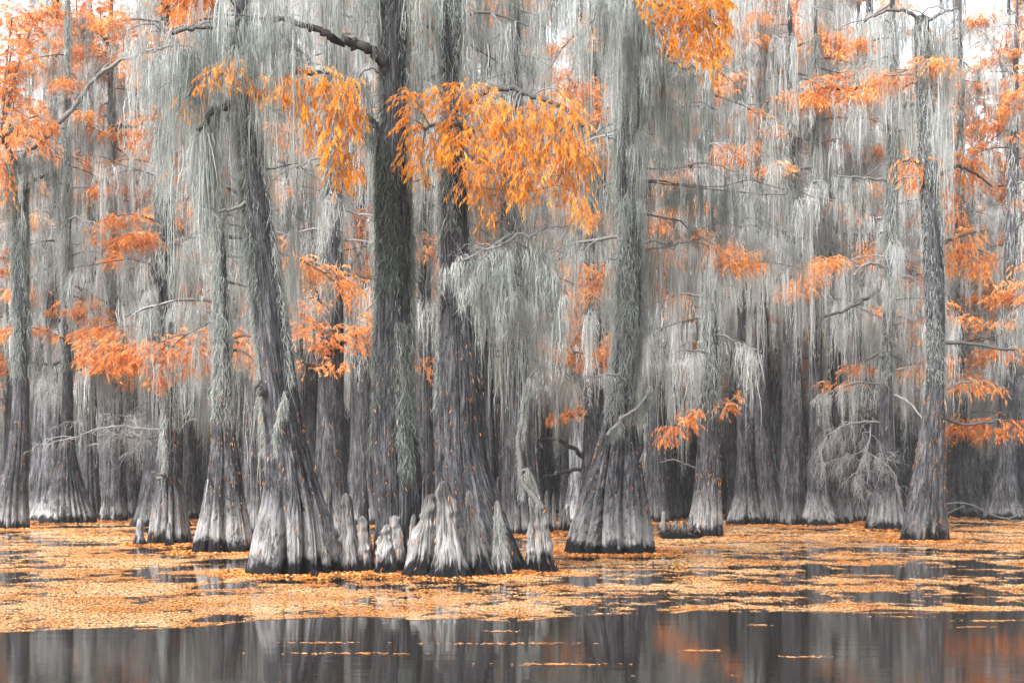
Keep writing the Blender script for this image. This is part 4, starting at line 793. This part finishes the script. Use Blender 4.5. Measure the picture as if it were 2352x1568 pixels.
g = Geo(); rl = np.random.default_rng(321)
def cover(x, D):
    """how densely leaves lie at a place on the water (0..1)"""
    vx = CX + x / D * F; vy = HY + H * F / D
    edge = 1452 - 44 * np.clip((vx + 100) / 1500, 0, 1) + 16 * (vnoise(x * .5, D * .25, 5) - .5) + 14 * (vnoise(x * 1.7, D * .9, 6) - .5)
    left = np.clip((1330 - vx) / 260, 0, 1)
    c = np.where(vy > 1338, .48 + .2 * left, .52)
    c = np.where((vy > 1318) & (vy < 1348), c - .14 * left, c)
    c = np.where((vy < 1318) & (vx < 620), np.clip(.36 + (vy - 1215) / 100 * .2, .34, .56), c)
    c = np.where((vy < 1240), np.maximum(c, .48), c)
    c = np.where((vy > 1275) & (vy < 1345) & (vx > 1850), .40, c)
    c = np.where((vy > 1215) & (vy < 1262) & (vx > 1500), .64, c)
    c = np.where(vy > edge, -.25, c)
    c = np.where((vy > edge - 14) & (vy <= edge), np.maximum(c, .62), c)
    return c
for (D0, D1, s, kk) in [(10.5, 15, .045, .9), (15, 20, .034, 1.0), (20, 27, .044, 1.0), (27, 40, .068, 1.1), (40, 60, .13, 1.2), (60, 95, .24, 1.2), (95, 140, .4, 1.0)]:
    area = .84 * (D1 + D0) / 2 * (D1 - D0); n = int(kk * area / (s * s * .5))
    D = np.sqrt(rl.uniform(D0 * D0, D1 * D1, n)); x = rl.uniform(-.42, .42, n) * D
    sc = D0 / 20.
    nz = .42 * vnoise(x * .9 / sc, D * .55 / sc, 11) + .33 * vnoise(x * 2.6 / sc, D * 1.6 / sc, 12) + .25 * vnoise(x * 6.5 / sc, D * 4.5 / sc, 13)
    th = .5 + (cover(x, D) - .5) * .62
    keep = nz + rl.normal(0, .035, n) < th
    x, D = x[keep], D[keep]; n = len(x)
    p = np.stack([x, D, np.full(n, .004) + rl.uniform(0, .004, n)], 1)
    a = rl.uniform(0, 2 * pi, n); e = rl.uniform(.6, 1.5, n); L = s * e; W = s * .62 * rl.uniform(.5, 1.3, n)
    d = np.stack([np.cos(a), np.sin(a), 0 * a], 1); sd = np.stack([-np.sin(a), np.cos(a), 0 * a], 1)
    tilt = np.abs(rl.normal(0, .0022, (n, 2)) * (s / .06)); up = np.array([0, 0, 1.])
    v = np.stack([p - d * L[:, None] / 2 + up * tilt[:, :1], p + sd * W[:, None] / 2 + up * tilt[:, 1:] * .5, p + d * L[:, None] / 2, p - sd * W[:, None] / 2 + up * tilt[:, 1:]], 1)
    t = np.clip(.55 + .5 * (vnoise(x * 1.3 / sc, D * .8 / sc, 21) - .5) + rl.normal(.03, .22, n), 0, .96); t = np.where(rl.uniform(0, 1, n) < .012, 1., t)
    g.add(v, np.arange(4 * n).reshape(n, 4), np.repeat(t, 4))
# small loose rafts on the open water
nr = 15; D = rl.uniform(11, 17.5, nr); x = rl.uniform(-.4, .4, nr) * D; wd = rl.gamma(2.2, .065, nr) + .05
for i in range(nr):
    n = int(18 + 160 * wd[i]); px = x[i] + rl.normal(0, wd[i], n); py = D[i] + rl.normal(0, .022 + .05 * wd[i], n)
    a = rl.uniform(0, 2 * pi, n); L = .05 * rl.uniform(.6, 1.5, n); W = .026 * rl.uniform(.6, 1.3, n)
    d = np.stack([np.cos(a), np.sin(a), 0 * a], 1); sd = np.stack([-np.sin(a), np.cos(a), 0 * a], 1); p = np.stack([px, py, .004 + rl.uniform(0, .008, n)], 1)
    v = np.stack([p - d * L[:, None] / 2, p + sd * W[:, None] / 2, p + d * L[:, None] / 2, p - sd * W[:, None] / 2], 1)
    g.add(v, np.arange(4 * n).reshape(n, 4), np.repeat(np.clip(rl.normal(.5, .2, n), 0, .96), 4))
# leaves gathered against the feet of the trees
for (tx, ty, r) in TREES + KNEES:
    n = int(260 if r < .5 and ty < 60 else 1200 if ty < 45 else 420); s = max(.07, ty * .0026)
    a = rl.uniform(0, 2 * pi, n); rr = r * rl.uniform(.9, 1.35, n) + np.abs(rl.normal(0, min(.9 * r, .16 + .002 * ty), n)); p = np.stack([tx + np.cos(a) * rr, ty + np.sin(a) * rr, .006 + rl.uniform(0, .03, n)], 1)
    a = rl.uniform(0, 2 * pi, n); d = np.stack([np.cos(a), np.sin(a), rl.normal(0, .15, n)], 1)
    blades(g, p, d, s * rl.uniform(.6, 1.5, n), s * .45, rl, np.clip(rl.normal(.35, .16, n), 0, .95), 0)
o = g.build('floating_leaves', LITTER); o['kind'] = 'stuff'; o['label'] = 'fallen orange cypress needles floating in drifts and rafts on the water'; o['category'] = 'leaves'

# ---- damp air over the swamp
g = Geo(); X0, X1, Y0, Y1, Z0, Z1 = -155., 155., -45., 226., -1., 48.
g.add([[x, y, z] for z in (Z0, Z1) for x, y in ((X0, Y0), (X1, Y0), (X1, Y1), (X0, Y1))], [[3, 2, 1, 0], [4, 5, 6, 7], [0, 1, 5, 4], [1, 2, 6, 5], [2, 3, 7, 6], [3, 0, 4, 7]])
hm, nt = newmat('haze_air'); pv = nd(nt, 'ShaderNodeVolumePrincipled'); pv.inputs['Color'].default_value = (.93, .95, .96, 1); pv.inputs['Density'].default_value = HAZE
lk(nt, pv.outputs[0], nd(nt, 'ShaderNodeOutputMaterial').inputs['Volume'])
o = g.build('haze', hm); o['kind'] = 'stuff'; o['label'] = 'thin pale haze in the damp air between the trees'; o['category'] = 'haze'

# ================================================================== light, sky, camera
w = bpy.data.worlds.new('World'); scene.world = w; w.use_nodes = True
nt = w.node_tree; nt.nodes.clear()
sky = nd(nt, 'ShaderNodeTexSky'); sky.sky_type = 'NISHITA'; sky.sun_disc = False
EL, AZ = math.radians(42), math.radians(224)       # sun high behind the camera, to the left
sky.sun_elevation = EL; sky.sun_rotation = AZ; sky.dust_density = 4; sky.air_density = 1.2
hs = nd(nt, 'ShaderNodeHueSaturation'); hs.inputs['Saturation'].default_value = .22; lk(nt, sky.outputs[0], hs.inputs['Color'])
bg = nd(nt, 'ShaderNodeBackground'); bg.inputs['Strength'].default_value = .15; lk(nt, hs.outputs[0], bg.inputs[0])
wo = nd(nt, 'ShaderNodeOutputWorld'); lk(nt, bg.outputs[0], wo.inputs[0])
sl = bpy.data.lights.new('sun', 'SUN'); sl.energy = 1.5; sl.angle = math.radians(20); sl.color = (1, .985, .965)
so = bpy.data.objects.new('sun', sl); COL.objects.link(so)
sd_ = np.array([math.sin(AZ) * math.cos(EL), math.cos(AZ) * math.cos(EL), math.sin(EL)])
from mathutils import Vector
so.rotation_euler = Vector(sd_).to_track_quat('Z', 'Y').to_euler(); so.location = (0, -10, 40)

cam = bpy.data.cameras.new('camera'); co = bpy.data.objects.new('camera', cam); COL.objects.link(co)
co.location = (0, 0, H); co.rotation_euler = (pi / 2, 0, 0)
cam.sensor_width = 36; cam.lens = 36 * F / 2352; cam.shift_y = (HY - 784) / 2352; cam.clip_end = 3000
scene.camera = co
scene.view_settings.view_transform = 'Standard'; scene.view_settings.look = 'None'; scene.view_settings.gamma = 1; scene.view_settings.exposure = 1.74
scene.cycles.max_bounces = 6; scene.cycles.diffuse_bounces = 4; scene.cycles.transmission_bounces = 4; scene.cycles.glossy_bounces = 2
scene.cycles.use_denoising = True; scene.cycles.denoising_input_passes = 'RGB_ALBEDO_NORMAL'; scene.cycles.denoising_prefilter = 'ACCURATE'
scene.cycles.use_adaptive_sampling = False
